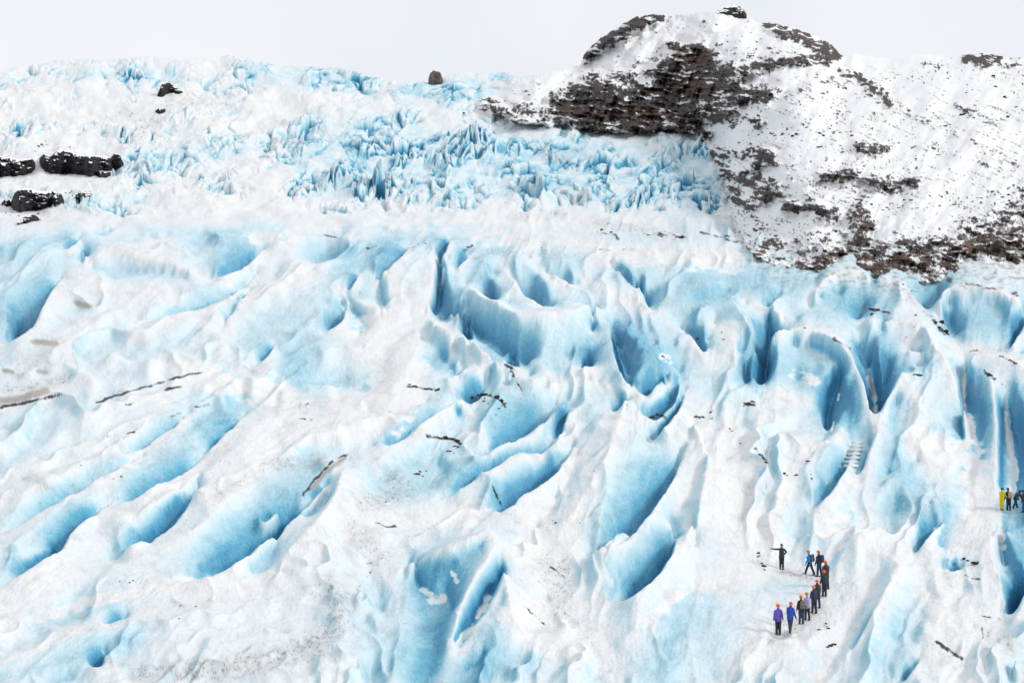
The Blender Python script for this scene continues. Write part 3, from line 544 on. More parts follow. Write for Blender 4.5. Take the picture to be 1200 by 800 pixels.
# ------------------------------------------------------------------ mountain
RX = np.array([470, 520, 560, 600, 640, 662, 680, 684, 692, 705, 722, 745, 765, 790, 815, 838, 870, 890, 905, 935, 955, 974, 985, 1000, 1012, 1040, 1062, 1085, 1110, 1140, 1165, 1185, 1200, 1300, 1420], float)
RY = np.array([104, 100, 96, 93, 86, 80, 77, 64, 55, 44, 33, 20, 17, 18, 16, 13, 16, 27, 27, 34, 42, 52, 64, 62, 65, 69, 67, 63, 67, 63, 64, 68, 67, 82, 100], float)
DTX = np.array([470, 640, 860, 1000, 1200, 1420], float); DTY = np.array([1090, 1060, 960, 1000, 1050, 1100], float)
rock = np.zeros((MH, MW)); rock[:, :] = .16; warm = np.zeros((MH, MW))
for pts, r, v in [
 ([(686, 66), (700, 53), (720, 43), (745, 27), (772, 22)], 10, .95), ([(700, 60), (730, 50)], 10, .5), ([(700, 75), (740, 68)], 12, .3),
 ([(664, 124), (690, 132), (712, 128)], 24, 1.0), ([(668, 110), (712, 104)], 14, 1.0), ([(716, 142), (800, 144)], 15, 1.0), ([(730, 120), (790, 112)], 24, 1.0), ([(795, 92), (842, 100)], 28, 1.0), ([(825, 72), (842, 88)], 16, .95),
 ([(788, 57), (824, 57)], 8, 1.0), ([(772, 75), (822, 68)], 10, .95), ([(764, 84), (790, 82)], 10, .8), ([(800, 132), (850, 132)], 20, .85), ([(692, 95), (740, 92)], 12, .7), ([(750, 130), (800, 128)], 20, 1.0), ([(690, 149), (830, 155)], 7, .9), ([(740, 70), (760, 66)], 8, .5), ([(716, 82), (740, 78)], 7, .5), ([(850, 60), (860, 130)], 22, .45),
 ([(572, 122), (600, 135)], 12, .75), ([(610, 132), (648, 138)], 14, .72), ([(590, 112), (640, 108)], 10, .4), ([(655, 140), (668, 148)], 8, .4),
 ([(900, 30), (940, 44), (976, 62)], 8, .85), ([(948, 46), (976, 64)], 9, 1.0), ([(886, 80), (920, 70), (972, 70)], 9, .9), ([(905, 50), (935, 55)], 10, .45), ([(856, 80), (870, 86)], 10, .95), ([(862, 112), (896, 112)], 14, .9), ([(846, 98), (860, 100)], 10, .7), ([(860, 66), (880, 64)], 8, .6), ([(850, 45), (880, 50)], 12, .25),
 ([(985, 88), (1005, 92), (1030, 108), (1042, 118)], 8, .85), ([(930, 110), (970, 112)], 14, .5), ([(935, 140), (960, 160)], 16, .4), ([(880, 140), (890, 146)], 9, .7), ([(820, 146), (850, 148)], 8, .45), ([(960, 90), (990, 100)], 10, .5),
 ([(826, 179), (852, 183)], 9, .85), ([(876, 178), (900, 182), (890, 196)], 10, .95), ([(872, 205), (900, 222), (882, 240)], 15, .88), ([(915, 205), (930, 212)], 9, .5), ([(924, 241), (946, 242)], 8, 1.0), ([(968, 207), (1004, 206)], 9, .85), ([(1018, 212), (1050, 218), (1074, 213)], 9, .8), ([(1008, 172), (1035, 176)], 11, .75), ([(956, 243), (972, 254)], 9, .95), ([(940, 190), (980, 195)], 14, .35), ([(1000, 225), (1020, 235)], 10, .5), ([(832, 180), (848, 205), (866, 235)], 13, .75), ([(880, 255), (900, 285)], 12, .6), ([(850, 190), (880, 215)], 16, .55), ([(880, 262), (930, 262)], 12, .35),
 ([(855, 306), (880, 297), (905, 288)], 12, .85), ([(925, 282), (960, 276)], 9, .55), ([(962, 312), (1000, 292), (1016, 268), (1005, 250)], 13, .85), ([(905, 310), (950, 312)], 9, .75), ([(985, 318), (1035, 312), (1060, 298)], 16, .92), ([(1070, 308), (1130, 294), (1210, 272)], 15, .85), ([(1090, 322), (1160, 308), (1210, 298)], 14, .8), ([(1150, 262), (1210, 236)], 12, .6), ([(1040, 330), (1075, 332)], 8, .8), ([(1095, 326), (1140, 318)], 9, .7), ([(1130, 325), (1210, 312)], 9, .8), ([(1080, 285), (1150, 270)], 8, .5), ([(880, 300), (1000, 292)], 18, .5), ([(1000, 302), (1210, 278)], 24, .72), ([(1130, 268), (1210, 246)], 18, .6), ([(1040, 330), (1100, 300), (1210, 240)], 9, .75), ([(930, 300), (985, 272), (1010, 262)], 8, .6), ([(1190, 250), (1260, 240), (1400, 260)], 40, .6),
 ([(1134, 71), (1166, 70)], 8, .9), ([(1174, 77), (1204, 76)], 7, .75), ([(1086, 74), (1102, 76)], 7, .55), ([(1090, 86), (1110, 86)], 4, .5), ([(1120, 125), (1140, 130)], 5, .6), ([(1200, 90), (1400, 120)], 30, .5),
 ([(1000, 108), (1045, 124), (1100, 148), (1150, 172), (1210, 200)], 6, .5), ([(1040, 162), (1100, 180), (1150, 190), (1210, 214)], 5, .5), ([(1020, 135), (1030, 140)], 6, .55), ([(1100, 170), (1125, 185)], 8, .5), ([(1050, 235), (1140, 232), (1210, 225)], 22, .36), ([(900, 130), (1010, 200), (1100, 220)], 60, .2), ([(1060, 90), (1200, 170)], 60, .16), ([(860, 20), (960, 100)], 50, .36), ([(650, 110), (760, 60), (850, 30)], 60, .34), ([(850, 90), (960, 110), (1000, 160)], 60, .38), ([(840, 180), (960, 200), (1060, 215)], 50, .36), ([(840, 160), (900, 160)], 20, .3)]:
    stroke(rock, pts, r * 1.95, v, hard=.05)
for pts, r, v in [([(800, 95), (830, 105)], 24, .8), ([(664, 130), (712, 138)], 20, .5), ([(790, 62), (830, 68)], 14, .9), ([(740, 130), (790, 140)], 18, .6), ([(1000, 105), (1045, 124), (1210, 200)], 12, 1.0), ([(1040, 165), (1210, 214)], 10, 1.0), ([(985, 90), (1040, 118)], 10, .9), ([(860, 305), (1060, 310), (1210, 280)], 34, .8), ([(1000, 250), (1020, 270)], 14, .9), ([(925, 34), (950, 46)], 8, .8), ([(1010, 172), (1035, 178)], 8, .7), ([(1020, 138)], 10, 1)]:
    stroke(warm, pts, r, v)
mx = np.arange(505, 1410, 0.9 * st); my = np.concatenate([np.arange(-60, 0, 3 * st), np.arange(0, 345, 0.7 * st), np.arange(345, 400, 3 * st)])
MX, MY = np.meshgrid(mx, my); _mxx = np.arange(400, 1500, 1.0)
RYs = gblur(np.repeat(np.interp(_mxx, RX, RY)[None], 3, 0), 6)[1]; RYs = np.interp(MX, _mxx, RYs); RYm = np.interp(MX, RX, RY) + 3.2 * fbm(MX / 9, MX * 0, 201, 4, .6) * sstep(990, 960, MX) + 1.5 * fbm(MX / 14, MX * 0, 203, 3); FT = foot(MX) + 9 * fbm(MX / 24, MY / 24, 207, 4, .6); back = np.clip(RYm - MY, 0, None)
_q = np.arange(300, 1700, 2.0); _fq = gblur(np.repeat(foot(_q)[None], 3, 0), 26)[1]; FS = np.interp(MX, _q, _fq)
DB = DG(FS); DT = np.interp(MX, DTX, DTY)
tt = (FS - np.maximum(MY, RYm)) / np.maximum(FS - RYs, 30)
inv = 1 / DB + (1 / DT - 1 / DB) * tt
Dm = 1 / np.maximum(inv, 1 / 2500.0); Dgl = DG(np.maximum(MY, 20))
_r = DG(FT) / DB; Dm = Dm * _r ** np.exp(-np.clip(FT - MY, 0, None) / 45.0)
up_ = np.minimum(Dm, Dgl * (.992 - .0012 * np.clip(FT - MY, 0, 60))); dn_ = np.maximum(Dm, Dgl * (1.008 + .003 * np.clip(MY - FT, 0, 40)))
Dm = np.where(MY < FT, up_, dn_); Dm = np.where(MY > sky_g(MX) + 1, Dgl * 1.015 + (Dm - Dgl * 1.015) * sstep(556, 600, MX + 8 * vnoise(MY / 9, MX / 30, 209)), Dm); Dm = gblur(Dm, 1.5); PYm = np.where(back > 0, RYm + .75 * back, MY); Dm = Dm * (1 + .010 * back)
RK = sample(rock, MX + 16 * fbm(MX / 22, MY / 14, 211, 4, .6), MY + 10 * fbm(MX / 22, MY / 13, 213, 4, .6))
strat = fbm((MX + 5 * vnoise(MX / 30, MY / 20, 215)) / 16, (MY - .10 * MX) / 4.6, 217, 4, .6)
blot = fbm(MX / 13, MY / 9, 219, 4, .55); fine = vnoise(MX / 2.6, MY / 2.0, 221)
ledge = ridged((MX + 9 * vnoise(MX / 25, MY / 16, 225)) / 40, (MY - .12 * MX + 3 * vnoise(MX / 14, MY / 14, 227)) / 8.5, 223, 3)
fan = fbm((MX + 2 * vnoise(MX / 6, MY / 6, 271)) / 4.6, (MY - .12 * MX) / 4.2, 273, 4, .7); fan2 = fbm(MX / 4.0, MY / 3.4, 275, 3, .7)
rk = sstep(.0, .22, RK * 1.5 - .86 + .34 * strat + .66 * blot + .66 * fan + .50 * fan2 - .7 * sstep(.5, .8, ledge) * sstep(-.3, .3, vnoise(MX / 22, MY / 12, 267)))
rk *= sstep(.04, .14, RK)
st1 = fbm(((MX - 900) + .42 * MY) / 34, (MY - .42 * MX) / 5.0, 261, 4, .6)
str_ = sstep(.10, .36, st1 + .35 * fbm(MX / 60, MY / 40, 263, 2) - .12) * sstep(830, 920, MX + .5 * (MY - 120)) * sstep(60, 110, MY)
rk = np.maximum(rk, str_ * .75 * sstep(-.3, .3, vnoise(MX / 3.5, MY / 2.5, 265)))
spk = sstep(.52, .66, vnoise(MX / 3.4, MY / 2.4, 231) * .8 + .4 * fbm(MX / 40, MY / 25, 233, 2)) * sstep(120, 150, MY + .35 * (MX - 900)) * .8
rk = np.clip(rk + spk * (1 - rk), 0, 1)
# rock bands stand proud of the snow, with stepped ledges
soft = gblur(sstep(.3, .9, RK), 3.0 / st)
gul = fbm((MX + .8 * MY) / 70, (MY - .5 * MX) / 120, 251, 4) * 70 + fbm(MX / 30, MY / 20, 253, 4) * 14
prot = gul * sstep(0, 40, FT - MY) + soft * (20 + 9 * strat + 12 * ledge + 20 * ridged((MX + .3 * MY) / 15, MY / 40, 281, 3)) + rk * (4.0 + 5 * blot) + 2.2 * fbm(MX / 28, MY / 18, 235, 4) + rk * 1.3 * vnoise(MX / 3.4, MY / 3, 237)
Dm = Dm * (1 - prot * .0011 * sstep(-6, 10, MY - RYm))
Xm, Ym, Zm = world(MX, PYm, Dm)
WM = np.clip(.12 + .8 * sample(warm, MX, MY) + .5 * fbm(MX / 14, MY / 10, 241, 3), 0, 1)
keepm = ~((MY > FT + 34) | (back > 55))[:-1, :-1]
mountain = sheet('mountain', Xm, Ym, Zm, {'rock': rk, 'warm': WM}, keepm)
mountain['kind'] = 'structure'
def on_mountain(px, py):
    c = int(np.clip(round((px - mx[0]) / (0.9 * st)), 0, len(mx) - 1)); r = int(np.argmin(np.abs(my - py)))
    return Vector((float(Xm[r, c]), float(Ym[r, c]), float(Zm[r, c])))
print('mountain', Xm.shape, time.time() - T0)

# ------------------------------------------------------------------ materials
def mat(name):
    m = bpy.data.materials.new(name); m.use_nodes = True; nt = m.node_tree
    return m, nt, nt.nodes['Principled BSDF']
def nd(nt, typ, **kw):
    n = nt.nodes.new(typ)
    for k, v in kw.items(): setattr(n, k, v)
    return n
def attr(nt, name): return nd(nt, 'ShaderNodeAttribute', attribute_name=name).outputs['Fac']
def noise(nt, scale, detail=3.0, rough=.55, vec=None):
    n = nd(nt, 'ShaderNodeTexNoise'); n.inputs['Scale'].default_value = scale; n.inputs['Detail'].default_value = detail; n.inputs['Roughness'].default_value = rough
    if vec is not None: nt.links.new(vec, n.inputs['Vector'])
    return n.outputs['Fac']
def math_(nt, op, a, b_, clamp=False):
    n = nd(nt, 'ShaderNodeMath', operation=op); n.use_clamp = clamp
    for i, v in enumerate((a, b_)):
        if isinstance(v, (int, float)): n.inputs[i].default_value = v
        else: nt.links.new(v, n.inputs[i])
    return n.outputs[0]
def ramp(nt, fac, stops):
    n = nd(nt, 'ShaderNodeValToRGB'); nt.links.new(fac, n.inputs[0]); cr = n.color_ramp
    while len(cr.elements) < len(stops): cr.elements.new(.5)
    for e, (p, c) in zip(cr.elements, stops): e.position = p; e.color = (*c, 1)
    return n.outputs[0]
def mix(nt, fac, a, b_):
    n = nd(nt, 'ShaderNodeMix', data_type='RGBA')
    if isinstance(fac, (int, float)): n.inputs[0].default_value = fac
    else: nt.links.new(fac, n.inputs[0])
    for i, v in ((6, a), (7, b_)):
        if isinstance(v, tuple): n.inputs[i].default_value = (*v, 1)
        else: nt.links.new(v, n.inputs[i])
    return n.outputs[2]
def coords(nt): return nd(nt, 'ShaderNodeTexCoord').outputs['Object']

m_ice, nt, bs = mat('glacier ice and snow')
oc = coords(nt); ice = attr(nt, 'ice')
n1 = noise(nt, 1.1, 4, .6, oc); n2 = noise(nt, .12, 4, .6, oc); n3 = noise(nt, 5.0, 3, .6, oc)
v = math_(nt, 'ADD', ice, math_(nt, 'MULTIPLY', math_(nt, 'SUBTRACT', n1, .5), .16))
v = math_(nt, 'ADD', v, math_(nt, 'MULTIPLY', math_(nt, 'SUBTRACT', n2, .5), .12))
v = math_(nt, 'ADD', v, math_(nt, 'MULTIPLY', math_(nt, 'SUBTRACT', n3, .5), .10))
v = math_(nt, 'MULTIPLY', v, .8, True)
col = ramp(nt, v, [(0.0, (.77, .77, .765)), (.10, (.725, .75, .76)), (.24, (.60, .735, .79)), (.44, (.34, .58, .68)), (.62, (.105, .39, .55)), (.82, (.02, .22, .40)), (1.0, (.012, .18, .34))])
dcol = mix(nt, n1, (.11, .098, .088), (.27, .25, .235))
n5 = noise(nt, 9.0, 3, .7, oc); gr_ = math_(nt, 'MULTIPLY', math_(nt, 'SUBTRACT', n5, .44), 1.35, True)
col = mix(nt, gr_, col, mix(nt, .5, col, (.42, .45, .48)))
col = mix(nt, math_(nt, 'MULTIPLY', attr(nt, 'dirt_shade'), .85), col, dcol)
col = mix(nt, attr(nt, 'sand'), col, (.36, .31, .265))
col = mix(nt, attr(nt, 'dark'), col, mix(nt, n3, (.012, .011, .011), (.045, .036, .03)))
nt.links.new(col, bs.inputs['Base Color']); bs.inputs['Roughness'].default_value = .55; bs.inputs['Specular IOR Level'].default_value = .3
bmp = nd(nt, 'ShaderNodeBump'); bmp.inputs['Strength'].default_value = .8; bmp.inputs['Distance'].default_value = .16
hh = math_(nt, 'ADD', math_(nt, 'MULTIPLY', n3, .5), n1); nt.links.new(hh, bmp.inputs['Height']); nt.links.new(bmp.outputs[0], bs.inputs['Normal'])
glacier.data.materials.append(m_ice)

m_mtn, nt, bs = mat('mountain rock and snow')
oc = coords(nt); rk_ = attr(nt, 'rock'); n1 = noise(nt, .22, 4, .65, oc); n2 = noise(nt, .05, 3, .6, oc)
rc = mix(nt, math_(nt, 'MULTIPLY', attr(nt, 'warm'), 1.0, True), ramp(nt, n1, [(.3, (.020, .018, .020)), (.7, (.08, .066, .062))]), ramp(nt, n1, [(.3, (.040, .023, .018)), (.55, (.095, .056, .040)), (.8, (.19, .14, .09))]))
col = mix(nt, rk_, ramp(nt, n2, [(.2, (.73, .74, .75)), (.8, (.78, .78, .78))]), rc)
nt.links.new(col, bs.inputs['Base Color']); bs.inputs['Roughness'].default_value = .8; bs.inputs['Specular IOR Level'].default_value = .2
bmp = nd(nt, 'ShaderNodeBump'); bmp.inputs['Strength'].default_value = .6; bmp.inputs['Distance'].default_value = 1.2
nt.links.new(math_(nt, 'MULTIPLY', n1, rk_), bmp.inputs['Height']); nt.links.new(bmp.outputs[0], bs.inputs['Normal'])
mountain.data.materials.append(m_mtn)

def rock_mat(name, dark_c, light_c, snow_at, scale):
    m, nt, bs = mat(name); oc = coords(nt); n = noise(nt, scale, 5, .65, oc)
    geo = nd(nt, 'ShaderNodeNewGeometry'); sx = nd(nt, 'ShaderNodeSeparateXYZ'); nt.links.new(geo.outputs['Normal'], sx.inputs[0])
    up = math_(nt, 'ADD', sx.outputs[2], math_(nt, 'MULTIPLY', math_(nt, 'SUBTRACT', n, .5), .9))
    up = math_(nt, 'MULTIPLY', math_(nt, 'SUBTRACT', up, snow_at), 9.0, True)
    col = mix(nt, up, ramp(nt, n, [(.3, dark_c), (.7, light_c)]), (.88, .89, .91))
    nt.links.new(col, bs.inputs['Base Color']); bs.inputs['Roughness'].default_value = .85; bs.inputs['Specular IOR Level'].default_value = .2
    bmp = nd(nt, 'ShaderNodeBump'); bmp.inputs['Strength'].default_value = .6; bmp.inputs['Distance'].default_value = .25 / scale
    nt.links.new(n, bmp.inputs['Height']); nt.links.new(bmp.outputs[0], bs.inputs['Normal'])
    return m
m_cliff = rock_mat('black basalt cliff', (.010, .010, .013), (.035, .034, .037), .72, .16)
m_bould = rock_mat('snow dusted boulder', (.022, .02, .02), (.09, .078, .07), .72, .5)
m_stone = rock_mat('dark stone', (.012, .011, .011), (.06, .05, .043), 1.4, 4.0)
m_knob = rock_mat('snow streaked basalt', (.014, .013, .014), (.07, .06, .056), .50, .5)
m_crag = rock_mat('pale brown crag', (.05, .042, .04), (.17, .15, .135), .75, .2)

def tag(o, label, cat, group=None):
    o['label'] = label; o['category'] = cat
    if group: o['group'] = group
    return o

# ------------------------------------------------------------------ rocks
def rock_mesh(name, seed, m, sub=4, sq=(1, 1, .7), amp=.35):
    bm = bmesh.new(); bmesh.ops.create_icosphere(bm, subdivisions=sub, radius=1)
    rnd = random.Random(seed); planes = []
    for _ in range(11):
        n = Vector((rnd.gauss(0, 1), rnd.gauss(0, 1), rnd.gauss(0, 1))).normalized(); planes.append((n, rnd.uniform(.5, .9)))
    from mathutils import noise as mn
    for v_ in bm.verts:
        p = v_.co.copy()
        for n, d_ in planes:
            e = p.dot(n)
            if e > d_: p -= n * (e - d_) * .9
        p *= 1 + amp * .5 * mn.fractal(p * 2.2 + Vector((seed * 3.1, 0, 0)), .8, 2, 4)
        v_.co = Vector((p.x * sq[0], p.y * sq[1], p.z * sq[2] + .25 * sq[2]))
    me = bpy.data.meshes.new(name); bm.to_mesh(me); bm.free(); me.shade_smooth(); me.materials.append(m); return me
STONES = [rock_mesh('stone', 100 + i, m_stone, 3, [(1.3, 1, .55), (1, .9, .7), (1.7, .9, .45)][i % 3]) for i in range(5)]
BOULD = [rock_mesh('boulder', 200 + i, m_bould, 4, [(1.2, 1, .8), (1, 1, .75), (1.5, 1, .65)][i % 3]) for i in range(5)]
def put_rock(kind, meshes, p, w_m, label, cat, group=None):
    o = bpy.data.objects.new(kind, random.choice(meshes)); COL.objects.link(o)
    o.location = p; s = w_m / 2.4; o.scale = (s * random.uniform(.85, 1.2), s, s * random.uniform(.8, 1.2)); o.rotation_euler = (random.uniform(-.2, .2), random.uniform(-.2, .2), random.uniform(-.5, .5) + random.choice((0, math.pi)))
    return tag(o, label, cat, group)
# stones on the ice, each cluster with where it lies; (px, py, width px)
CL = [
 ('on the pale ice rise left of centre', [(501, 512, 7), (508, 514, 5), (522, 513, 9), (530, 515, 8), (536, 517, 11), (540, 520, 6), (527, 529, 7), (532, 531, 4), (533, 523, 6), (537, 524, 5)]),
 ('on the rounded snow hump above the blue hollow', [(553, 466, 6), (560, 464, 8), (566, 463, 9), (568, 467, 7), (572, 474, 6), (575, 463, 6), (582, 466, 8), (588, 470, 6), (592, 474, 5), (584, 479, 8), (588, 476, 5), (581, 487, 4), (567, 470, 5)]),
 ('in a row on the snow slope left of the blue hollow', [(480, 451, 5), (485, 453, 4), (500, 456, 6), (506, 457, 4), (512, 458, 8), (514, 456, 5), (488, 454, 3)]),
 ('along the white crest of the central slab', [(592, 428, 5), (596, 430, 5), (599, 436, 5), (602, 439, 7), (600, 433, 4)]),
 ('beside the ice ridge of the guide', [(889, 648, 5), (890, 651, 4), (893, 660, 4), (895, 663, 6), (896, 668, 3)]),
 ('beside the path in front of the hikers', [(960, 738, 8), (966, 733, 5), (969, 734, 5), (971, 736, 5), (968, 731, 4), (973, 757, 7), (977, 755, 6), (970, 758, 4)]),
 ('on the hump above the small blue pit', [(1130, 655, 8), (1134, 657, 6), (1143, 661, 8), (1146, 659, 4), (1132, 674, 5), (1140, 678, 6), (1147, 678, 7)]),
 ('on the snow left of the tall domed fin', [(815, 489, 6), (820, 490, 7), (824, 489, 6), (833, 484, 5), (835, 481, 4), (877, 474, 9), (882, 471, 6), (872, 476, 6)]),
 ('on the snowy slope above the hikers', [(855, 503, 8), (858, 505, 5), (868, 520, 4), (890, 534, 8), (895, 539, 6), (898, 542, 4), (918, 555, 8), (922, 557, 5), (934, 556, 3), (933, 557, 4), (950, 556, 4), (951, 561, 4), (947, 541, 5)]),
 ('on top of the big right hand ice domes', [(1022, 363, 9), (1029, 364, 10), (1036, 366, 7), (1022, 369, 6), (1073, 370, 6), (1096, 378, 12), (1100, 384, 12), (1108, 390, 9), (1103, 379, 9), (1110, 392, 5), (1062, 396, 5), (1075, 440, 6), (1071, 383, 4), (1058, 334, 7), (1068, 341, 5), (943, 385, 7), (978, 396, 4)]),
 ('on the right hand fin beside the snow filled slot', [(1154, 435, 6), (1160, 440, 7), (1166, 444, 5), (1174, 451, 3), (1141, 411, 6), (1175, 418, 6), (1183, 422, 6), (1190, 426, 5)]),
 ('in the snow pocket between two blue slots', [(770, 487, 12), (776, 488, 8), (764, 490, 5), (776, 418, 5), (778, 419, 3), (755, 402, 4), (818, 397, 5), (820, 402, 4), (846, 390, 4), (848, 398, 4)]),
 ('on the upper flat snow of the glacier', [(432, 292, 5), (436, 290, 4), (441, 290, 4), (490, 287, 4), (499, 286, 4), (547, 291, 5), (553, 288, 4), (703, 293, 5), (716, 273, 6), (705, 270, 6), (723, 279, 5), (635, 291, 3), (590, 295, 3), (640, 293, 3), (760, 276, 6), (775, 278, 6), (790, 276, 5), (800, 279, 6), (740, 283, 3)]),
 ('on the snow of the left lower slope', [(140, 682, 4), (152, 683, 6), (156, 681, 4), (210, 725, 3), (230, 711, 3), (212, 710, 3), (133, 561, 4), (142, 559, 4), (102, 538, 3), (95, 545, 3), (352, 474, 4), (360, 473, 4), (388, 687, 3), (390, 689, 3)]),
 ('in the white valley behind the blue peak', [(651, 613, 6), (648, 610, 3), (696, 552, 3), (729, 554, 3), (680, 613, 3), (489, 556, 6), (492, 553, 6), (499, 552, 4), (443, 586, 3), (452, 588, 3), (460, 584, 3), (495, 558, 3)]),
]
for where, lst in CL:
    for (px, py, w) in lst:
        p = on_glacier(px, py); put_rock('stone', STONES, p, w * random.uniform(.45, 1.2) * p.y / F, 'small dark stone ' + where, 'stone', 'stones ' + where)
# boulders on the mountain side
BL = [(935, 246, 20, 'large snow capped dark boulder under the rock step at the ice edge'), (963, 251, 18, 'wedge shaped dark boulder right of the large snow capped one'), (1099, 285, 15, 'lone dark boulder at the foot of the wide snow apron'), (1149, 266, 12, 'lone dark boulder on the upper edge of the right moraine'),
      (1022, 295, 10, 'rounded brown boulder on the middle of the moraine'), (1110, 306, 15, 'brown boulder half sunk in the right moraine'), (1071, 318, 12, 'brown boulder at the lower rim of the moraine beside the ice domes'),
      (886, 143, 12, 'blocky dark boulder below the right hand cliff'), (960, 173, 7, 'small solitary dark boulder on the mid snow slope'), (1128, 135, 9, 'dark boulder high on the right snow slope'), (1164, 90, 6, 'small rock on the skyline slope below the right knob')]
for px, py, w, lb in BL:
    p = on_mountain(px, py); put_rock('boulder', BOULD, p, w * p.y / F, lb, 'boulder')
rb = random.Random(5)
zones = [((1000, 225), (1190, 245), 34, 'strewn over the snow below the grassy ribs'), ((870, 150), (1000, 160), 22, 'strewn over the snow under the cliffs'), ((1090, 90), (1195, 160), 20, 'strewn over the high right snowfield'), ((900, 285), (1195, 318), 46, 'strewn over the brown moraine')]
for (ax, ay), (bx, by), n, where in zones:
    for _ in range(n):
        px = rb.uniform(ax, bx); py = rb.uniform(ay, by)
        if py > foot(px) - 5: continue
        p = on_mountain(px, py); put_rock('boulder', BOULD, p, rb.uniform(2.2, 5.5) * p.y / F, 'small dark boulder among many ' + where, 'boulder', 'boulders ' + where)

# steps cut in the ice below the tall fin
bm = bmesh.new(); a_ = on_glacier(1003, 518); b_ = on_glacier(997, 545); rs_ = random.Random(9)
for i in range(7):
    c = a_.lerp(b_, i / 6.0); g = bmesh.ops.create_cube(bm, size=1)
    bmesh.ops.transform(bm, matrix=Matrix.Translation(c + Vector((rs_.uniform(-.15, .15), 0, -.12))) @ Matrix.Rotation(rs_.uniform(-.1, .1), 4, 'Z') @ Matrix.Diagonal((1.15 + rs_.uniform(-.1, .1), .75, .22, 1)), verts=g['verts'])
bmesh.ops.bevel(bm, geom=bm.edges[:], offset=.05, segments=2, affect='EDGES')
me = bpy.data.meshes.new('steps'); bm.to_mesh(me); bm.free(); me.materials.append(m_ice); me.shade_smooth(); o = bpy.data.objects.new('steps', me); COL.objects.link(o); o['kind'] = 'structure'
# rock outcrops: an outline with real thickness, set into the slope
def outcrop(name, top, bot, depth_at, thick, label, m, seed, rough=1.0, dist=None):
    """face between the two outlines (px), rising from the snow at depth_at, with a roof running back into the slope"""
    t = np.array(top, float); bt = np.array(bot, float)
    x0, x1 = max(t[0, 0], bt[0, 0]), min(t[-1, 0], bt[-1, 0])
    n = max(24, int((x1 - x0) * 1.3)); xs = np.linspace(x0, x1, n)
    yt = np.interp(xs, t[:, 0], t[:, 1]) + 2.4 * rough * fbm(xs / 11, xs * 0 + seed, seed, 4, .6); yb = np.interp(xs, bt[:, 0], bt[:, 1]) + 2.0 * rough * fbm(xs / 11, xs * 0 + seed, seed + 3, 4, .6)
    m_ = 26; v = np.linspace(0, 1, m_)
    PXs = np.repeat(xs[None], m_, 0); PYs = yb[None] + (yt - yb)[None] * v[:, None]
    Db = gblur(np.array([[on_glacier(a_, c_).y for a_, c_ in zip(xs, yb)]] * 3), 3)[1] * .997 if dist is None else np.full(n, dist)
    yb = yb + 3.0; PYs = yb[None] + (yt - yb)[None] * v[:, None]
    Dd = np.repeat(Db[None], m_, 0)
    nz = fbm(PXs / 9, PYs / 5, seed + 9, 4, .6) + .5 * ridged(PXs / 14, PYs / 2.6, seed + 11, 2)
    edge = np.minimum(1, np.minimum(np.arange(n), np.arange(n)[::-1]) / 5.0)[None]
    Dd = Dd * (1 + .004 * v[:, None]) - thick * (.22 * nz + .25 * np.sin(np.pi * np.clip(v, 0, 1))[:, None]) * edge
    Xf, Yf, Zf = world(PXs, PYs, Dd)
    # roof and back
    k = np.linspace(0, 1, 8)[1:, None]
    Xr = Xf[-1][None] + (Xf[-1][None] * (thick / Yf[-1][None])) * k; Yr = Yf[-1][None] + thick * k; Zr = Zf[-1][None] + thick * .14 * np.sin(k * 2.4)
    Xk = Xr[-1][None].repeat(6, 0); Yk = Yr[-1][None].repeat(6, 0) + 0 * k[:6]; Zk = Zr[-1][None] + (Zf[0] - Zr[-1] - .5)[None] * (np.arange(1, 7) / 6.0)[:, None]
    Xa = np.vstack([Xf, Xr, Xk]); Ya = np.vstack([Yf, Yr, Yk]); Za = np.vstack([Zf, Zr, Zk])
    Xa, Ya, Za = [np.vstack([q, q[:1]]) for q in (Xa, Ya, Za)]
    o = sheet(name, Xa[::-1], Ya[::-1], Za[::-1], {}); bm = bmesh.new(); bm.from_mesh(o.data)
    bmesh.ops.remove_doubles(bm, verts=bm.verts, dist=.001)
    ed = [e for e in bm.edges if e.is_boundary]
    if ed: bmesh.ops.holes_fill(bm, edges=ed)
    bmesh.ops.recalc_face_normals(bm, faces=bm.faces)
    bm.to_mesh(o.data); bm.free(); o.data.materials.append(m)
    return tag(o, label, 'rock outcrop')
outcrop('rock_outcrop', [(-70, 178), (-20, 184), (0, 184), (14, 187), (26, 189), (36, 186), (41, 192)], [(-70, 205), (-20, 207), (0, 206), (20, 205), (34, 203), (41, 197)], 0, 26, 'black rock band at the far left edge, topmost and cut by the frame', m_cliff, 301)
outcrop('rock_outcrop', [(46, 186), (52, 182), (58, 184), (66, 179), (74, 177), (82, 180), (100, 184), (122, 184), (128, 186), (133, 194)], [(46, 188), (52, 200), (60, 203), (80, 203), (98, 204), (104, 207), (112, 205), (120, 202), (128, 199), (133, 196)], 0, 26, 'long black cliff band below the snow cap, the largest at left', m_cliff, 305)
outcrop('rock_outcrop', [(128, 188), (134, 180), (140, 182), (145, 192)], [(128, 190), (133, 198), (140, 197), (145, 194)], 0, 12, 'small black rock at the right end of the long cliff band', m_cliff, 311)
outcrop('rock_outcrop', [(112, 203), (116, 201), (124, 201), (130, 203)], [(112, 204), (116, 208), (124, 208), (130, 205)], 0, 8, 'little snow dusted rock just under the right end of the long cliff band', m_cliff, 313)
outcrop('rock_outcrop', [(12, 240), (17, 229), (22, 224), (36, 223), (50, 227), (62, 225), (72, 230), (75, 236)], [(12, 241), (17, 246), (22, 248), (36, 247), (50, 243), (64, 240), (72, 238), (75, 237)], 0, 20, 'black rock mound with snow streaked top below the long cliff band', m_cliff, 317)
